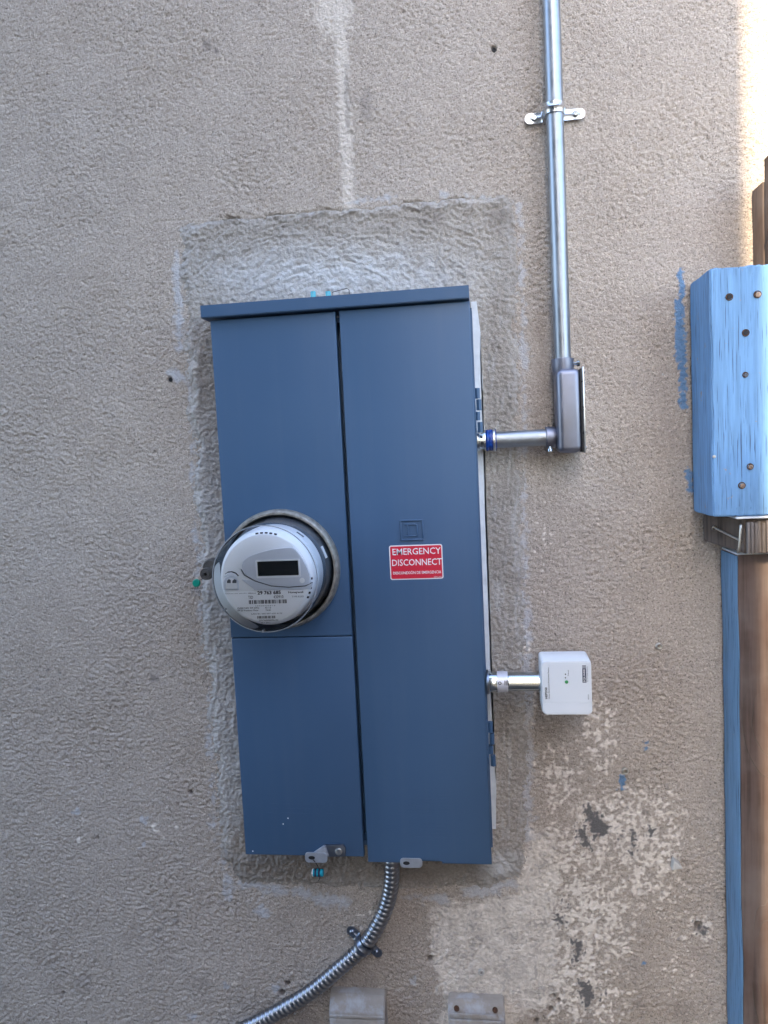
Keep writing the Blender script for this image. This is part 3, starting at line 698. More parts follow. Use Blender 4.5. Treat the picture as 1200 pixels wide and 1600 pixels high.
nline('CL200 240V 3W 60Hz', 371, 405, 951.6, 2.6); nline('FM 2S Watthour Meter', 371.5, 404, 955.3, 2.6); nline('Kh 1.0', 414.5, 423.5, 950.8, 2.6); nline('TA30', 415, 423, 954.6, 2.4)
nline('LAN ID: 005 007 630 4170', 393, 441, 960.3, 2.2, 'greyink')
q = P(402, 966.5, NY_); bars('barcode', (q.x, q.z), P(430.5, 966, NY_).x - q.x, 4.2 / F * .99, NY_, 'ink', npl, 20, 2)
nline('ZFCN000096-02', 404.5, 435, 970.6, 2.4); nline('06-1 2011', 408, 422, 974, 1.9, 'greyink')
# optical port
pc = [fp(*q) for q in ((351, 921), (350.5, 909), (354, 902), (361, 899), (368, 901), (373, 908), (374, 921))]
pt = mk('optical_port', prism(pc, FY - .0052, FY - .0008, .0008), 'bezel', mt)
pc = [fp(*q, FY - .005) for q in ((353, 919.5), (353, 910), (356, 905), (361.5, 903), (367, 905), (370.5, 910), (371, 919.5))]
mk('port_window', prism(pc, FY - .0058, FY - .0051), 'plastic', pt)
for (u0, u1) in ((354.5, 360.5), (363, 369.5)):
    pc = [fp(*q, FY - .006) for q in ((u0, 911), (u0 + .3, 907.5), (u0 + 3, 904.8), (u1, 906.5), (u1, 911))]; mk('lens', prism(pc, FY - .0062, FY - .0057), 'greyink', pt)
pa = [fp(352 + 1, 897), fp(357, 893.8), fp(363, 893.3), fp(369, 895.5), fp(373, 900)]
mk('port_lip', sweep([(a_[0], FY - .0012, a_[1]) for a_ in pa], .0009, 8), 'black', pt)
pa = [fp(352, 900), fp(356, 896.5), fp(362, 895.5), fp(368, 897.8), fp(372, 902)]
mk('port_hood', sweep([(a_[0], FY - .0014, a_[1]) for a_ in pa], .0017, 8), 'plastic', pt)
# vents, label tag and clips on the sides of the body
def on_rim(ang, dep, r, sz, name, mat, par):
    b = box((-sz[0] / 2, -sz[1] / 2, -.0012), (sz[0] / 2, sz[1] / 2, .0012), .0003)
    bmesh.ops.translate(b, vec=(0, -dep, r), verts=b.verts)
    bmesh.ops.rotate(b, verts=b.verts, cent=(0, 0, 0), matrix=Matrix.Rotation(radians(90 - ang), 3, 'Y')); bmesh.ops.translate(b, vec=(MX, 0, MZ), verts=b.verts)
    return mk(name, b, mat, par)
for a in (-2, -8, -14, -20, -26): on_rim(a, .0845, .0633, (.0028, .0045), 'vent', 'black', bd_)
for a in (74, 80, 86, 92, 98): on_rim(a, .0858, .0620, (.0040, .0020), 'vent', 'black', bd_)
on_rim(52, .050, .0684, (.012, .004), 'vent', 'greyink', bd_); on_rim(20, .026, .0741, (.018, .009), 'base_tag', 'label', mt)
for a in (35, 70, 118, -35): on_rim(a, .020, .0752, (.008, .006), 'base_clip', 'greyink', mt)
# ring lock
lk = P(322, 897, -.020); ang = math.atan2(lk.z - MZ, lk.x - MX)
hs = rev((lk.x + .004, .004, lk.z + .008), D_, [(0, 0), (0, .0125), (.014, .0125), (.018, .0105), (.018, 0)], 28)
box((lk.x + .004, -.015, lk.z - .006), (lk.x + .026, .002, lk.z + .012), .003, bm=hs)
lh = mk('ring_lock', hs, 'lock', mt, label='dark barrel lock on the sealing ring')
mk('barrel', rev((lk.x, .002, lk.z), D_, [(0, 0), (0, .0092), (.022, .0092), (.0245, .0082), (.0240, .0066), (.0250, .0060), (.0250, .0026), (.019, .0020), (.019, 0)], 28), 'lock', lh)

# green seal hanging from the ring lock
gp = P(307, 911, -.006); seal = thing('seal_tag', 'green plastic seal hanging beside the meter ring lock', 'seal', (gp.x, -.006, gp.z))
mk('disc', rev((gp.x, -.0035, gp.z), D_, [(0, 0), (0, .0055), (.0012, .0062), (.0040, .0060), (.0048, .005), (.0048, 0)], 24), 'green', seal)
mk('seal_wire', sweep(catmull([(gp.x, -.004, gp.z), (gp.x + .007, -.005, gp.z + .005), (lk.x - .002, -.006, lk.z - .006), (lk.x, -.008, lk.z - .005)], 6), .0005, 6), 'gasket', seal)
p = P(299, 932, -.004); pl = mk('clear_flag', prism(rrect(p.x, p.x + .022, p.z, p.z + .020, .003), -.0045, -.0035), 'clear', seal)
p2 = P(300.5, 921.5, -.0046); text('number', '1354171', (p2.x, p2.z), .0165, .0030, -.0046, 'ink', seal, rot=.12)
p2 = P(307, 926.5, -.0046); text('number', '013', (p2.x, p2.z), .0070, .0030, -.0046, 'ink', seal, rot=.12)

# teal seal hanging from the hasp
tp = P(497.5, 1363.5, .010); ts = thing('seal_barrel', 'translucent teal cylinder seal hanging below the left hasp', 'seal', (tp.x, .01, tp.z))
b = cyl((tp.x - .0080, .010, tp.z), (tp.x + .0080, .010, tp.z), .0058, 24, .001); mk('barrel', b, 'teal', ts)
for dx in (-.0052, .0005): mk('band', rev((tp.x + dx, .010, tp.z), (1, 0, 0), [(0, .0050), (0, .0061), (.0028, .0061), (.0028, .0050)], 24), 'logo', ts)
mk('end_cap', cyl((tp.x - .0092, .010, tp.z), (tp.x - .0080, .010, tp.z), .0056, 20), 'plastic', ts)
hq = P(490, 1341, -.0065)
mk('seal_wire', sweep(catmull([(hq.x, -.0105, hq.z), (tp.x + .001, -.006, hq.z - .008), (tp.x + .002, .010, tp.z + .004), (tp.x + .0015, .010, tp.z - .009), (tp.x - .001, .010, tp.z - .013)], 6), .0006, 6), 'gasket', ts)

# ================================================================== rigid conduit run
CX = .5033; CY = .034; R = .0118
ztop = 2.6; zc = P(884, 562, CY).z
mk('steel_conduit', cyl((CX - .001, CY, zc - .012), (CX - .004, CY, ztop), R, 48), 'galv', loc=(CX, CY, zc), label='galvanised steel conduit running up the wall above the conduit body', cat='conduit')
# strap
sp = P(866, 181, WALL - .006); zs_ = sp.z
st_ = thing('conduit_strap', 'two hole galvanised strap clamping the vertical steel conduit', 'strap', (CX - .002, WALL, zs_))
hw = .0072; xl = P(828, 187, WALL - .004).x; xr = P(906, 181, WALL - .004).x; YB = WALL - .0035; prof = []
cxs = CX - .0025; rO = R + .0006
path = [(xl, YB)] + [(cxs - rO - .0045, YB), (cxs - rO - .0008, YB - .003)] + [(cxs + rO * cos(t_), CY - rO * sin(t_)) for t_ in np.linspace(pi, 0, 25)] + [(cxs + rO + .0008, YB - .003), (cxs + rO + .0045, YB), (xr, YB)]
def band(path, z0, z1, th, bm=None, rib=False):
    b = bmesh.new(); n = len(path); nr = []
    for i in range(n):
        x0, y0 = path[max(i - 1, 0)]; x1, y1 = path[min(i + 1, n - 1)]; dx, dy = x1 - x0, y1 - y0; l = math.hypot(dx, dy); nr.append((dy / l, -dx / l))
    zs = [z0, z0 + (z1 - z0) * .35, z0 + (z1 - z0) * .5, z0 + (z1 - z0) * .65, z1]
    def off(k): return th * (2.2 if (rib and k == 2) else 1)
    inn = [[b.verts.new((p[0], p[1], z)) for z in zs] for p in path]; out = [[b.verts.new((p[0] + nr[i][0] * off(k), p[1] + nr[i][1] * off(k), z)) for k, z in enumerate(zs)] for i, p in enumerate(path)]
    for i in range(n - 1):
        for k in range(4):
            b.faces.new((inn[i][k], inn[i + 1][k], inn[i + 1][k + 1], inn[i][k + 1])); b.faces.new((out[i][k], out[i][k + 1], out[i + 1][k + 1], out[i + 1][k]))
        b.faces.new((inn[i][0], out[i][0], out[i + 1][0], inn[i + 1][0])); b.faces.new((inn[i][4], inn[i + 1][4], out[i + 1][4], out[i][4]))
    for i in (0, n - 1):
        for k in range(4): b.faces.new((inn[i][k], inn[i][k + 1], out[i][k + 1], out[i][k]))
    return join(bm, b) if bm else b
mk('band', band(path, zs_ - hw, zs_ + hw, .0013, rib=True), 'zinc', st_, smooth=50)
for x in (xl, xr):
    mk('tab_end', rev((x, YB, zs_), D_, [(-.0002, 0), (-.0002, hw), (.0014, hw), (.0014, 0)], 28), 'zinc', st_)
    xx = x + (.006 if x == xl else -.006); screw('screw', (xx, YB - .0015, zs_), .0044, .0026, 'chrome', st_)

# conduit body
LX0, LX1 = .4895, .5235; LZ0, LZ1 = .5595, .6765; LY0, LY1 = .006, .052
lb = thing('conduit_elbow', 'cast metal conduit elbow body where the vertical conduit turns to the panel', 'conduit elbow', ((LX0 + LX1) / 2, CY, LZ0))
b = box((LX0, LY0, LZ0), (LX1, LY1, LZ1), .009, 5); mk('body', b, 'diecast', lb)
mk('gasket', prism(rrect(LY0 + .001, LY1 - .001, LZ0 + .001, LZ1 - .001, .012), LX1 - .0005, LX1 + .0012) if False else box((LX1 - .001, LY0 + .0012, LZ0 + .001), (LX1 + .0012, LY1 - .001, LZ1 - .001), .0004), 'gasket', lb)
cv = mk('cover_plate', box((LX1 + .0012, LY0 - .0006, LZ0 - .001), (LX1 + .0040, LY1, LZ1 + .001), .0012), 'zinc', lb)
for z in (LZ0 + .006, LZ1 - .006): mk('cover_screw', rev((LX1 + .004, .012, z), (1, 0, 0), [(-.001, 0), (-.001, .0030), (.0012, .0028), (.0020, .0016), (.0020, 0)], 16), 'chrome', lb)
mk('hub', rev((CX - .0012, CY, LZ1 - .012), (0, 0, 1), [(0, .0125), (.012, .0150), (.016, .0158), (.0275, .0158), (.0283, .0150), (.0283, .0119), (.018, .0119)], 40), 'diecast', lb)
hzz = LZ1 + .008
mk('set_screw', rev((CX + .012, CY - .004, hzz), (1, -.15, 0), [(0, 0), (0, .0024), (.0058, .0024), (.0058, .0042), (.0098, .0042), (.0106, .003), (.0106, .001), (.0095, 0)], 18), 'chrome', lb)
NZ = P(812, 685, CY).z - .0005
mk('hub', rev((LX0 + .004, CY, NZ), (-1, 0, 0), [(0, .0135), (.006, .0148), (.008, .0155), (.0175, .0155), (.0183, .0148), (.0183, .0119), (.010, .0119)], 40), 'diecast', lb)
mk('set_screw', rev((LX0 - .009, CY - .006, NZ - .013), (0, -.2, -1), [(0, 0), (0, .0024), (.0040, .0024), (.0040, .0044), (.0078, .0044), (.0086, .003), (.0086, .001), (.0075, 0)], 18), 'chrome', lb)
# short conduit to the panel
nip = thing('conduit_nipple', 'short horizontal galvanised conduit with a blue smeared connector entering the panel', 'conduit', (.43, CY, NZ))
x_b1 = P(776, 687, CY - R).x; x_b0 = P(759, 688, CY - R).x; x_p = .3775
mk('tube', cyl((x_b1 - .006, CY, NZ), (LX0 - .006, CY, NZ), R, 44), 'galv', nip)
mk('gland', rev((x_b0, CY, NZ), (1, 0, 0), [(0, .0118), (0, .0152), (.0022, .0162), (.0045, .0150), (.008, .0156), (.0118, .0150), (.0138, .0162), (x_b1 - x_b0 - .0004, .0154), (x_b1 - x_b0, .0118)], 40), 'bluedope', nip, label='connector gland smeared with blue compound')
mk('gland_lip', rev((x_b1 - .0052, CY, NZ), (1, 0, 0), [(0, .0155), (.0006, .0166), (.0032, .0166), (.0040, .0158)], 40), 'zinc', nip)
mk('connector', rev((x_p, CY, NZ), (1, 0, 0), [(0, 0), (0, .0150), (.0030, .0150), (.0036, .0128), (x_b0 - x_p - .003, .0128), (x_b0 - x_p - .003, .0148), (x_b0 - x_p, .0148), (x_b0 - x_p, .010)], 36), 'chrome', nip)
mk('connector_slot', box((x_p + .005, CY - .0134, NZ - .006), (x_p + .0095, CY - .0120, NZ - .002), .0004), 'black', nip)

# ================================================================== surge protector
SX0, SX1, SZ0, SZ1 = .4541, .5232, .1936, .2711; SY0, SY1 = -.020, .034
sp = thing('surge_protector', 'light grey square surge protector box on a pipe right of the panel', 'surge protector', ((SX0 + SX1) / 2, .01, SZ0))
mk('housing', box((SX0, SY0 + .0035, SZ0), (SX1, SY1, SZ1), .0048, 4), 'spd', sp)
ld = mk('lid', prism(rrect(SX0 + .0006, SX1 - .0006, SZ0 + .0006, SZ1 - .0006, .005, 6), SY0, SY0 + .012, .0016, seg=3), 'spd', sp)
zl = P(880, 1098, SY0).z
mk('label_field', prism(rrect(SX0 + .0034, SX1 - .0026, zl, SZ1 - .0022, .0018), SY0 - .0006, SY0 - .0001, .0002), 'spd', ld)
mk('lower_field', prism(rrect(SX0 + .0034, SX1 - .0026, SZ0 + .0020, zl - .0005, .0018), SY0 - .0006, SY0 - .0001, .0002), 'spd', ld)
YS = SY0 - .0006
def vline(s, u, v0, v1, cap, mat, bold=0):
    """text reading upwards: baseline at pixel column u, from row v0 up to v1"""
    p = P(u, v0, YS); L = P(u, v1, YS).z - p.z
    return text('lettering', s, (p.x, p.z), L, cap / F * (YS - CAMC[1]), YS - .0001, mat, ld, rot=pi / 2, bold=bold)
vline('HEPD50', 855.5, 1092, 1074, 3.6, 'ink', .02); vline('Home Electronics Protective Device', 859, 1092, 1043, 1.9, 'greyink')
p0 = P(910.3, 1066.5, YS); p1 = P(915.7, 1044.5, YS)
mk('logo_block', box((p0.x, YS - .0003, p0.z), (p1.x, YS, p1.z)), 'logo', ld)
p2 = P(909.8, 1044.2, YS); p3 = P(915.3, 1039.5, YS)
for a, b in (((p2.x, p2.z), (p3.x, p2.z + .0005)), ((p2.x, p3.z - .0005), (p3.x, p3.z)), ((p2.x, p2.z + .0005), (p2.x + .0005, p3.z - .0005)), ((p3.x - .0005, p2.z + .0005), (p3.x, p3.z - .0005))):
    mk('logo_frame', box((a[0], YS - .0003, a[1]), (b[0], YS, b[1])), 'logo', ld)
text('lettering', 'SQUARE', (p1.x - .0009, p0.z + .0008), (p1.z - p0.z) * .92, (p1.x - p0.x) * .62, YS - .0003, 'white', ld, rot=pi / 2, bold=.015)
text('lettering', 'D', (p3.x - .0012, p2.z + .0012), (p3.z - p2.z) * .5, (p3.x - p2.x) * .5, YS - .0001, 'logo', ld, rot=pi / 2, bold=.03)
vline('by Schneider Electric', 919.3, 1065, 1041, 1.9, 'greyink'); vline('HEPD50', 920.3, 1093, 1085, 1.6, 'greyink')
lp = P(885.3, 1065.6, YS); mk('indicator', rev((lp.x, YS, lp.z), D_, [(0, 0), (0, .0025), (.0008, .0023), (.0011, .0012), (.0011, 0)], 20), 'led', ld)
for (u, v) in ((883.5, 1059), (883.5, 1053.5)): q = P(u, v, YS); mk('mark', prism([(q.x - .0011, q.z), (q.x, q.z - .0011), (q.x + .0011, q.z), (q.x, q.z + .0011)], YS - .0002, YS), 'ink', ld)
vline('Protected', 888.8, 1056, 1047, 1.8, 'greyink')
# its pipe
PZ = P(815, 1065.5, .012).z; PY = .014; PR = .0136
pn = thing('pipe_nipple', 'shiny threaded pipe nipple joining the surge protector to the panel', 'pipe', (.41, PY, PZ))
xa = P(760, 1065, 0).x; xb = P(777, 1065, 0).x; xs_ = P(795, 1065, 0).x
mk('tube', cyl((xs_ - .004, PY, PZ), (SX0 + .003, PY, PZ), PR, 44), 'chrome', pn)
mk('locknut', rev((.3776, PY, PZ), (1, 0, 0), [(0, 0), (0, .0172), (.0012, .0178), (.0034, .0172), (.0034, .0130)], 40), 'darkzinc', pn)
mk('collar', rev((.3812, PY, PZ), (1, 0, 0), [(0, .0130), (0, .0148), (.0020, .0150), (xs_ - .3812 - .001, .0145), (xs_ - .3812, .0138)], 40), 'chrome', pn)
mk('band_label', rev((xb, PY, PZ), (1, 0, 0), [(0, .0147), (0, .0152), (xs_ - xb - .0012, .0149), (xs_ - xb - .0012, .0143)], 40), 'sticker', pn, label='silver printed band on the pipe')
q = P(781, 1067.5, PY - .0153); mk('print', rev((q.x, PY - .0150, q.z), D_, [(0, .0014), (.0004, .0014), (.0004, .0024), (0, .0024)], 16), 'ink', pn)
for k in range(3): box_ = P(788.5 + k * 2.2, 1071, PY - .0149); mk('print', box((box_.x, PY - .0152, box_.z), (box_.x + .0009, PY - .0135, box_.z + .007)), 'ink', pn)

# ================================================================== flexible conduit
FYY = .045
ctl = [P(612.5, 1325, .034), P(612.5, 1348, .036), P(612, 1375, .040), P(606, 1408, FYY), P(593, 1440, FYY), P(570, 1476, FYY), P(531, 1512, FYY - .002), P(486, 1549, FYY - .004), P(437, 1579, FYY - .005), P(385, 1606, FYY - .005), P(310, 1640, FYY), P(200, 1680, FYY), P(60, 1700, FYY), P(-200, 1710, FYY)]
pth = catmull(ctl, 24); S = [0]
for a, b in zip(pth, pth[1:]): S.append(S[-1] + (b - a).length)
pitch = .0084; per = 9; n = 30; tot = S[-1]; fb = bmesh.new(); rings = []; j = 0; nst = int(tot / pitch * per)
for i in range(nst + 1):
    s = tot * i / nst
    while j < len(S) - 2 and S[j + 1] < s: j += 1
    f_ = (s - S[j]) / max(1e-9, S[j + 1] - S[j]); p = pth[j].lerp(pth[j + 1], f_); t = (pth[j + 1] - pth[j]).normalized()
    up = Vector((0, -1, 0)); up = (up - t * up.dot(t)).normalized(); sd_ = t.cross(up); ring = []
    for k in range(n):
        th = 2 * pi * k / n; ph = (s / pitch - k / n) % 1.0
        r = .0108 + .0015 * (math.sin(pi * min(1, ph / .72)) ** .55 if ph < .72 else 0.0)
        ring.append(fb.verts.new(p + up * (r * cos(th)) + sd_ * (r * sin(th))))
    rings.append(ring)
for a, b in zip(rings, rings[1:]):
    for k in range(n): fb.faces.new((a[k], a[(k + 1) % n], b[(k + 1) % n], b[k]))
mk('flexible_conduit', fb, make_metal('flexible_steel', (.34, .37, .42), .32), loc=ctl[1], smooth=60, label='spiral flexible metal conduit curving down left from under the panel', cat='conduit')
# strap on it
c0 = P(568, 1478, FYY); tdir = (P(540, 1500, FYY) - P(590, 1443, FYY)).normalized(); ndir = Vector((tdir.z, 0, -tdir.x))
if ndir.x < 0: ndir = -ndir
fs = thing('conduit_strap', 'dark steel strap pinning the spiral flexible conduit to the wall', 'strap', (c0.x, WALL, c0.z))
rO = .0127; YB = WALL - .004; e = .027
pp = [(-e, YB), (-rO - .004, YB), (-rO - .0005, YB - .003)] + [(rO * cos(t_), FYY - rO * sin(t_)) for t_ in np.linspace(pi, 0, 21)] + [(rO + .0005, YB - .003), (rO + .004, YB), (e, YB)]
b = band(pp, -.0075, .0075, .0013, rib=True)
mtx = Matrix(((ndir.x, 0, -tdir.x), (0, 1, 0), (ndir.z, 0, -tdir.z)))
for v in b.verts: v.co = mtx @ v.co + Vector((c0.x, 0, c0.z))
mk('band', b, 'darkzinc', fs, smooth=50)
for s in (-1, 1):
    q = Vector((c0.x, YB, c0.z)) + ndir * (s * e); mk('tab_end', rev(q, D_, [(-.0002, 0), (-.0002, .0075), (.0014, .0075), (.0014, 0)], 24), 'darkzinc', fs)
    screw('screw', q + ndir * (-s * .002) + Vector((0, -.0012, 0)), .0046, .0034, 'darkzinc', fs)

# ================================================================== painted boxes at the foot of the wall
def foot_box(u0, u1, v0, name, label, screws, seam):
    yb = WALL - .028; A = P(u0, v0, yb); B = P(u1, v0, yb); z1 = P((u0 + u1) / 2, v0, WALL - .01).z; z0 = z1 - .17
    t = thing(name, label, 'wall box', ((A.x + B.x) / 2, WALL, z0), None)
    zf = P((u0 + u1) / 2, v0 + 33, yb).z
    b = bmesh.new(); pr = [(WALL + .004, z1 + .001), (WALL - .008, z1), (WALL - .014, z1 - .003), (yb + .003, zf + .004), (yb, zf - .002), (yb, z0), (WALL + .004, z0)]
    f0 = [b.verts.new((A.x, y, z)) for y, z in pr]; f1 = [b.verts.new((B.x, y, z)) for y, z in pr]; n = len(pr)
    b.faces.new(f0); b.faces.new(f1[::-1])
    for i in range(n): b.faces.new((f0[i], f0[(i + 1) % n], f1[(i + 1) % n], f1[i]))
    bmesh.ops.bevel(b, geom=list(b.edges), offset=.0022, segments=3, affect='EDGES')
    mk('body', b, 'boxpaint', t)
    if seam:
        zl = P(555, 1591.5, yb).z; mk('lid', box((A.x + .001, yb - .0016, z0 + .002), (B.x - .001, yb + .001, zl - .0006), .0008), 'boxpaint', t)
        mk('upper_lid', box((A.x + .001, yb - .0016, zl + .0006), (B.x - .003, yb + .001, zf - .003), .0008), 'boxpaint', t)
    else:
        zl = P(745, 1592, yb).z; mk('lip', box((A.x + .002, yb - .0012, zl), (B.x - .010, yb + .001, zl + .008), .0008), 'boxpaint', t)
        mk('lid', box((A.x + .002, yb - .003, z0 + .002), (B.x - .004, yb + .001, zl - .001), .0012), 'boxpaint', t)
    for (u, v) in screws:
        q = P(u, v, yb + .008); mk('screw_hole', rev((q.x, q.y - .003, q.z), (0, -.6, .5), [(-.004, 0), (-.004, .0042), (.0016, .0042), (.0010, .0030), (-.001, .0026), (-.001, 0)], 18), 'rust', t)
foot_box(512, 599, 1551, 'wall_box', 'grey painted wall box with a lid seam below the flexible conduit', [], True)
foot_box(699, 788, 1560, 'wall_box', 'grey painted wall box with two screws, at the lower right of the panel', [(713.5, 1573.5), (773.5, 1576)], False)

# ================================================================== timber at the right
BYF, BYB = -.035, .057; BX = P(1111, 600, BYF).x; BZ1 = P(1140, 417, BYF).z; BZ0 = P(1140, 807, BYF).z
bm_ = bmesh.new(); bmesh.ops.create_cube(bm_, size=1); lo = Vector((BX, BYF, BZ0)); hi = Vector((BX + .100, BYB, BZ1))
for v in bm_.verts: v.co = Vector((lo.x + (v.co.x + .5) * .100, lo.y + (v.co.y + .5) * (hi.y - lo.y), lo.z + (v.co.z + .5) * (hi.z - lo.z)))
bmesh.ops.subdivide_edges(bm_, edges=list(bm_.edges), cuts=22, use_grid_fill=True)
for v in bm_.verts:
    x, y, z = v.co; k = perlin(np.array([x * 31 + y * 17]), np.array([z * 16 + y * 9]), 7)[0]; k2 = perlin(np.array([x * 120 + y * 80]), np.array([z * 12]), 9)[0]
    edge = (abs(x - lo.x) < 1e-5) + (abs(y - lo.y) < 1e-5) + (abs(z - lo.z) < 1e-5 or abs(z - hi.z) < 1e-5)
    v.co.y += .0009 * k2 * (abs(y - lo.y) < 1e-5); v.co.x += .0006 * k + (.0015 * max(0, k) if edge >= 2 else 0)
    if abs(z - hi.z) < 1e-5: v.co.z += .0007 * k2 + .0010 * k
    if abs(z - lo.z) < 1e-5: v.co.z += .0008 * k2
bme = [e for e in bm_.edges if len(e.link_faces) == 2 and e.calc_face_angle(0) > 1.0]
bmesh.ops.bevel(bm_, geom=bme, offset=.0018, segments=2, affect='EDGES')
beam = thing('timber_block', 'bright blue painted timber block with screw holes at the right edge', 'timber block', (BX + .05, 0, BZ0))
mk('block', bm_, 'beam', beam, smooth=50)
for i, (u, v, r, kind) in enumerate(((1139.5, 464, 5, 0), (1183.5, 460, 5.2, 1), (1165, 520, 5, 0), (1164.5, 585.5, 4, 2), (1172, 729, 4.6, 3), (1159, 758.5, 5, 3))):
    p = P(u, v, BYF); rw = r / F * 1.044
    h = mk('screw_hole', rev((p.x, BYF - .0012, p.z), (0, 1, 0), [(0, rw * .8), (-.0004, rw), (.0012, rw * 1.08), (.0012, 0)], 20), 'rust', beam)
    if kind: mk('screw_head', rev((p.x + .0006, BYF - .0010, p.z - .0004), D_, [(-.0004, 0), (-.0004, rw * .72), (.0008, rw * .68), (.0010, rw * .3), (.0004, rw * .2), (.0004, 0)], 14), ['rust', 'coppery', 'greyink', 'coppery'][kind], beam)
    else: mk('screw_head', rev((p.x, BYF - .0012, p.z), D_, [(0, 0), (0, rw * .72), (.0004, rw * .66), (.0004, 0)], 14), 'black', beam)
p = P(1116, 713.5, BYF); mk('nail_head', rev((p.x, BYF, p.z), D_, [(-.001, 0), (-.001, .0022), (.0009, .0020), (.0012, 0)], 14), 'nail', beam)

# rough block between
KZ1 = BZ0 - .0045; KZ0 = P(1180, 866, -.03).z; KX = P(1099, 830, .056).x; KF = -.030; KX1 = P(1164, 835, KF).x
kb = thing('timber_packer', 'rough brown timber packer under the blue block with bent nail and staple', 'timber block', (KX + .05, 0, KZ0))
b = bmesh.new(); vs_ = [(KX, .056), (KX + .002, .046), (KX1, KF), (KX1 + .060, KF), (KX1 + .060, .056)]; zb_ = [KZ0 + .010, KZ0 + .009, KZ0 + .001, KZ0 + .001, KZ0 + .003]
f0 = [b.verts.new((x, y, KZ1)) for x, y in vs_]; f1 = [b.verts.new((x, y, z)) for (x, y), z in zip(vs_, zb_)]
b.faces.new(f0); b.faces.new(f1[::-1])
for i in range(5): b.faces.new((f0[i], f0[(i + 1) % 5], f1[(i + 1) % 5], f1[i]))
bmesh.ops.bevel(b, geom=list(b.edges), offset=.0015, segments=2, affect='EDGES'); mk('block', b, 'oldwood', kb)
rr = random.Random(8); x = KX1 + .001
while x < KX1 + .056:
    wd = rr.uniform(.0028, .0075); d_ = rr.uniform(.001, .007); mk('splinter', box((x, KF - .0005 - d_, KZ0 + .001 + rr.uniform(0, .002)), (x + wd, KF + .002, KZ1 - rr.uniform(.0005, .006)), .0011), 'greywood', kb); x += wd + rr.uniform(.0004, .0015)
q0 = P(1117, 825, .018); q1 = P(1158, 845, KF + .002)
mk('nail', cyl(q0, q1, .0016, 12), 'nail', kb); mk('nail_head', cyl(q0, q0 + (q0 - q1).normalized() * .0012, .0040, 16), 'nail', kb)
q0 = P(1157.5, 824, KF - .001); q1 = P(1154.5, 860, KF - .001); mk('staple', sweep(catmull([(q0.x + .002, KF + .006, q0.z + .001), q0, q1, (q1.x + .001, KF + .006, q1.z)], 5), .0018, 8), 'nail', kb)
mk('grout_slip', box((P(1150, 815, BYF).x, BYF - .002, KZ1 + .0006), (BX + .104, .03, BZ0 - .0012), .0008), 'lime', kb)

# brown post with a blue side
QYF, QYB = -.009, .057; QX = .5 * (P(1150, 868, QYF).x + P(1165, 1600, QYF).x); QZ1 = KZ0 - .0035
po = thing('timber_post', 'bare brown knotty post with a blue painted side, at the lower right edge', 'post', (QX + .05, .02, -.95))
def wob(b, amp, seed):
    for v in b.verts:
        v.co.x += amp * perlin(np.array([v.co.z * 9]), np.array([v.co.y * 20]), seed)[0]; v.co.y += amp * .7 * perlin(np.array([v.co.z * 11 + 5]), np.array([v.co.x * 20]), seed + 1)[0]
def beam_mesh(lo, hi, cuts, bev):
    b = bmesh.new(); lo = Vector(lo); hi = Vector(hi); rings = []
    c = [(lo.x + bev, lo.y), (lo.x, lo.y + bev), (lo.x, hi.y), (hi.x, hi.y), (hi.x, lo.y + bev), (hi.x - bev, lo.y)]
    for i in range(cuts + 1):
        z = lo.z + (hi.z - lo.z) * i / cuts; rings.append([b.verts.new((x, y, z)) for x, y in c])
    for p, q in zip(rings, rings[1:]):
        for k in range(6): b.faces.new((p[k], p[(k + 1) % 6], q[(k + 1) % 6], q[k]))
    b.faces.new(rings[0]); b.faces.new(rings[-1][::-1]); return b
b = beam_mesh((QX, QYF, -.95), (QX + .092, QYB, QZ1), 40, .0015); wob(b, .0016, 31); mk('post', b, 'wood', po, smooth=50)
b = beam_mesh((QX - .0016, QYF + .0005, -.95), (QX - .0002, QYB, QZ1 - .002), 40, .0003); wob(b, .0016, 31); mk('painted_side', b, 'sideblue', po, smooth=50)
mk('top_edge', box((QX - .001, QYF + .001, QZ1 - .0005), (QX + .080, QYB, QZ1 + .0022), .0008), 'lime', po)
# knot figure standing proud on the bare face
def knot(u, v, ru, rv, seed, name='knot'):
    c = P(u, v, QYF); b = BM(); rx = ru / F; rz = rv / F
    for k in range(2):
        s = 1 - k * .34; pathk = []
        for a_ in np.linspace(radians(70), radians(290), 40):
            w_ = 1 + .16 * perlin(np.array([a_ * 1.4 + seed]), np.array([k * 3.1]), seed)[0]
            pathk.append((c.x + rx * s * cos(a_) * w_, QYF + .0004, c.z + rz * s * sin(a_) * w_ * (1.45 if sin(a_) < 0 else 1)))
        pathk = [q_ for q_ in pathk if QX + .001 < q_[0] < QX + .088]; sweep(pathk, .0009, 6, b)
    return mk(name, b, 'oldwood', po)
knot(1206, 1120, 46, 72, 3); knot(1200, 1500, 26, 110, 5)
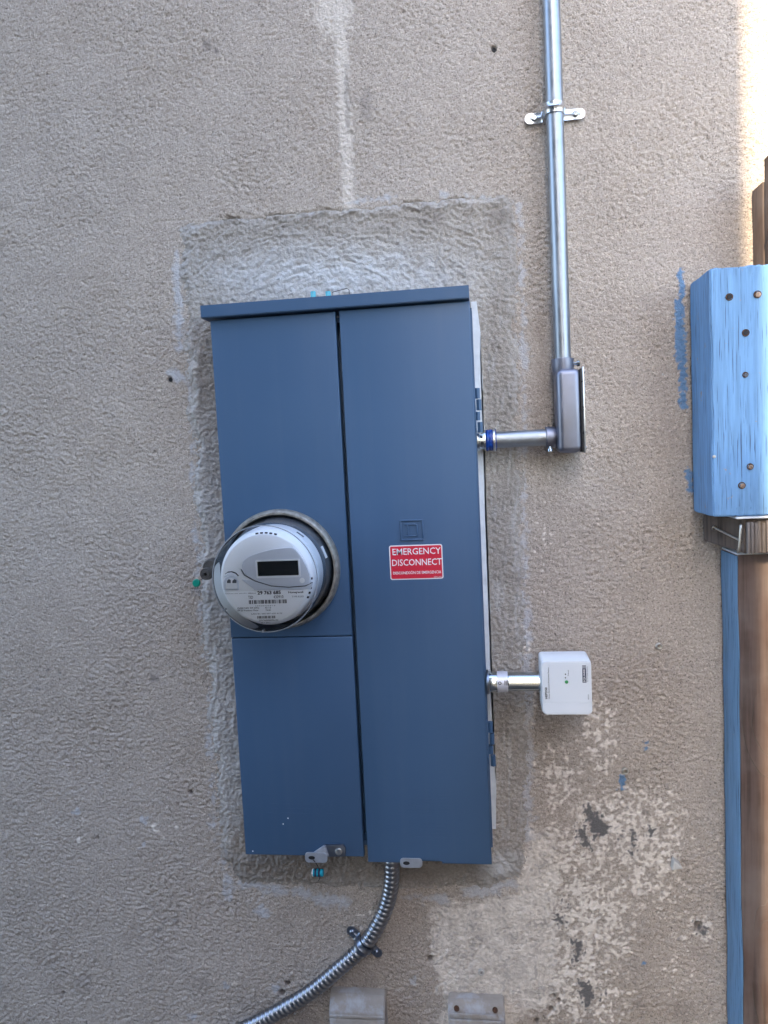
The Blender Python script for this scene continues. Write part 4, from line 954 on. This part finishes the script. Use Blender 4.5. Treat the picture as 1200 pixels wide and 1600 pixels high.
# upper board behind
ub = thing('timber_board', 'dark brown weathered upright boards rising behind the blue block', 'timber', (.80, .0, BZ1))
ux = P(1176, 350, .058).x
b = beam_mesh((ux, .020, BZ1 + .003), (ux + .05, .0575, P(1180, 296, .05).z), 12, .001); wob(b, .001, 51); mk('board', b, 'darkwood', ub, smooth=50)
b = beam_mesh((ux + .0016, -.034, BZ1 + .003), (ux + .045, .0192, P(1196, 241, .0).z), 12, .006); wob(b, .001, 53); mk('board', b, 'darkwood', ub, smooth=50)
mk('screw', cyl((ux + .0016, 0, BZ1 + .05), (ux - .0006, 0, BZ1 + .05), .003, 12), 'rust', ub)

# boarded gate added out of frame, square to the wall, to darken its lower right
gt = thing('shade_gate', 'added unseen boarded timber gate that shades the lower right wall', 'gate', (.86, -.6, -.93))
for k in range(9): mk('board', box((.842, -.012 - .128 * (k + 1) + .004, -.93), (.862, -.012 - .128 * k, .56), .002, 1), 'darkwood', gt)
for z in (-.7, .15): mk('rail', box((.8625, -1.15, z), (.90, -.016, z + .09), .002, 1), 'darkwood', gt)

# ================================================================== fixings left in the wall
def anchor(u, v, r, name, label, cat, mat, h=.004):
    p = P(u, v, WALL - .003); rw = r / F * 1.14
    mk(name, rev((p.x, WALL + .004, p.z), D_, [(0, 0), (0, rw), (.004 + h, rw), (.0048 + h, rw * .8), (.0044 + h, rw * .45), (.0015, rw * .4), (.0015, 0)], 20), mat, loc=(p.x, WALL, p.z), label=label, cat=cat)
anchor(752, 1520, 5.2, 'wall_plug', 'round plastic wall plug in the pale scraped patch above the right wall box', 'wall plug', 'plug', .003)
anchor(1030, 1010, 5.0, 'wall_screw', 'lone screw head in the wall right of the surge protector', 'screw', 'nail', .003)
anchor(977, 1205.5, 5.2, 'wall_screw', 'screw head in the wall above a blue paint drip', 'screw', 'nail', .003)
anchor(772, 76, 3.0, 'wall_plug', 'dark plug in a hole near the top of the wall', 'wall plug', 'gasket', .0)
anchor(265, 593, 3.0, 'wall_plug', 'dark plug in a hole left of the panel', 'wall plug', 'gasket', .0)
p = P(1056, 1354, WALL - .01)
ch = prism([(p.x - .006, p.z - .004), (p.x + .009, p.z - .001), (p.x + .007, p.z + .003), (p.x - .003, p.z + .011)], WALL - .014, WALL - .001, .001); mk('plastic_clip', ch, 'chipwhite', loc=p, label='small broken white clip on the wall low at the right', cat='clip')
p = P(974, 1217, WALL)
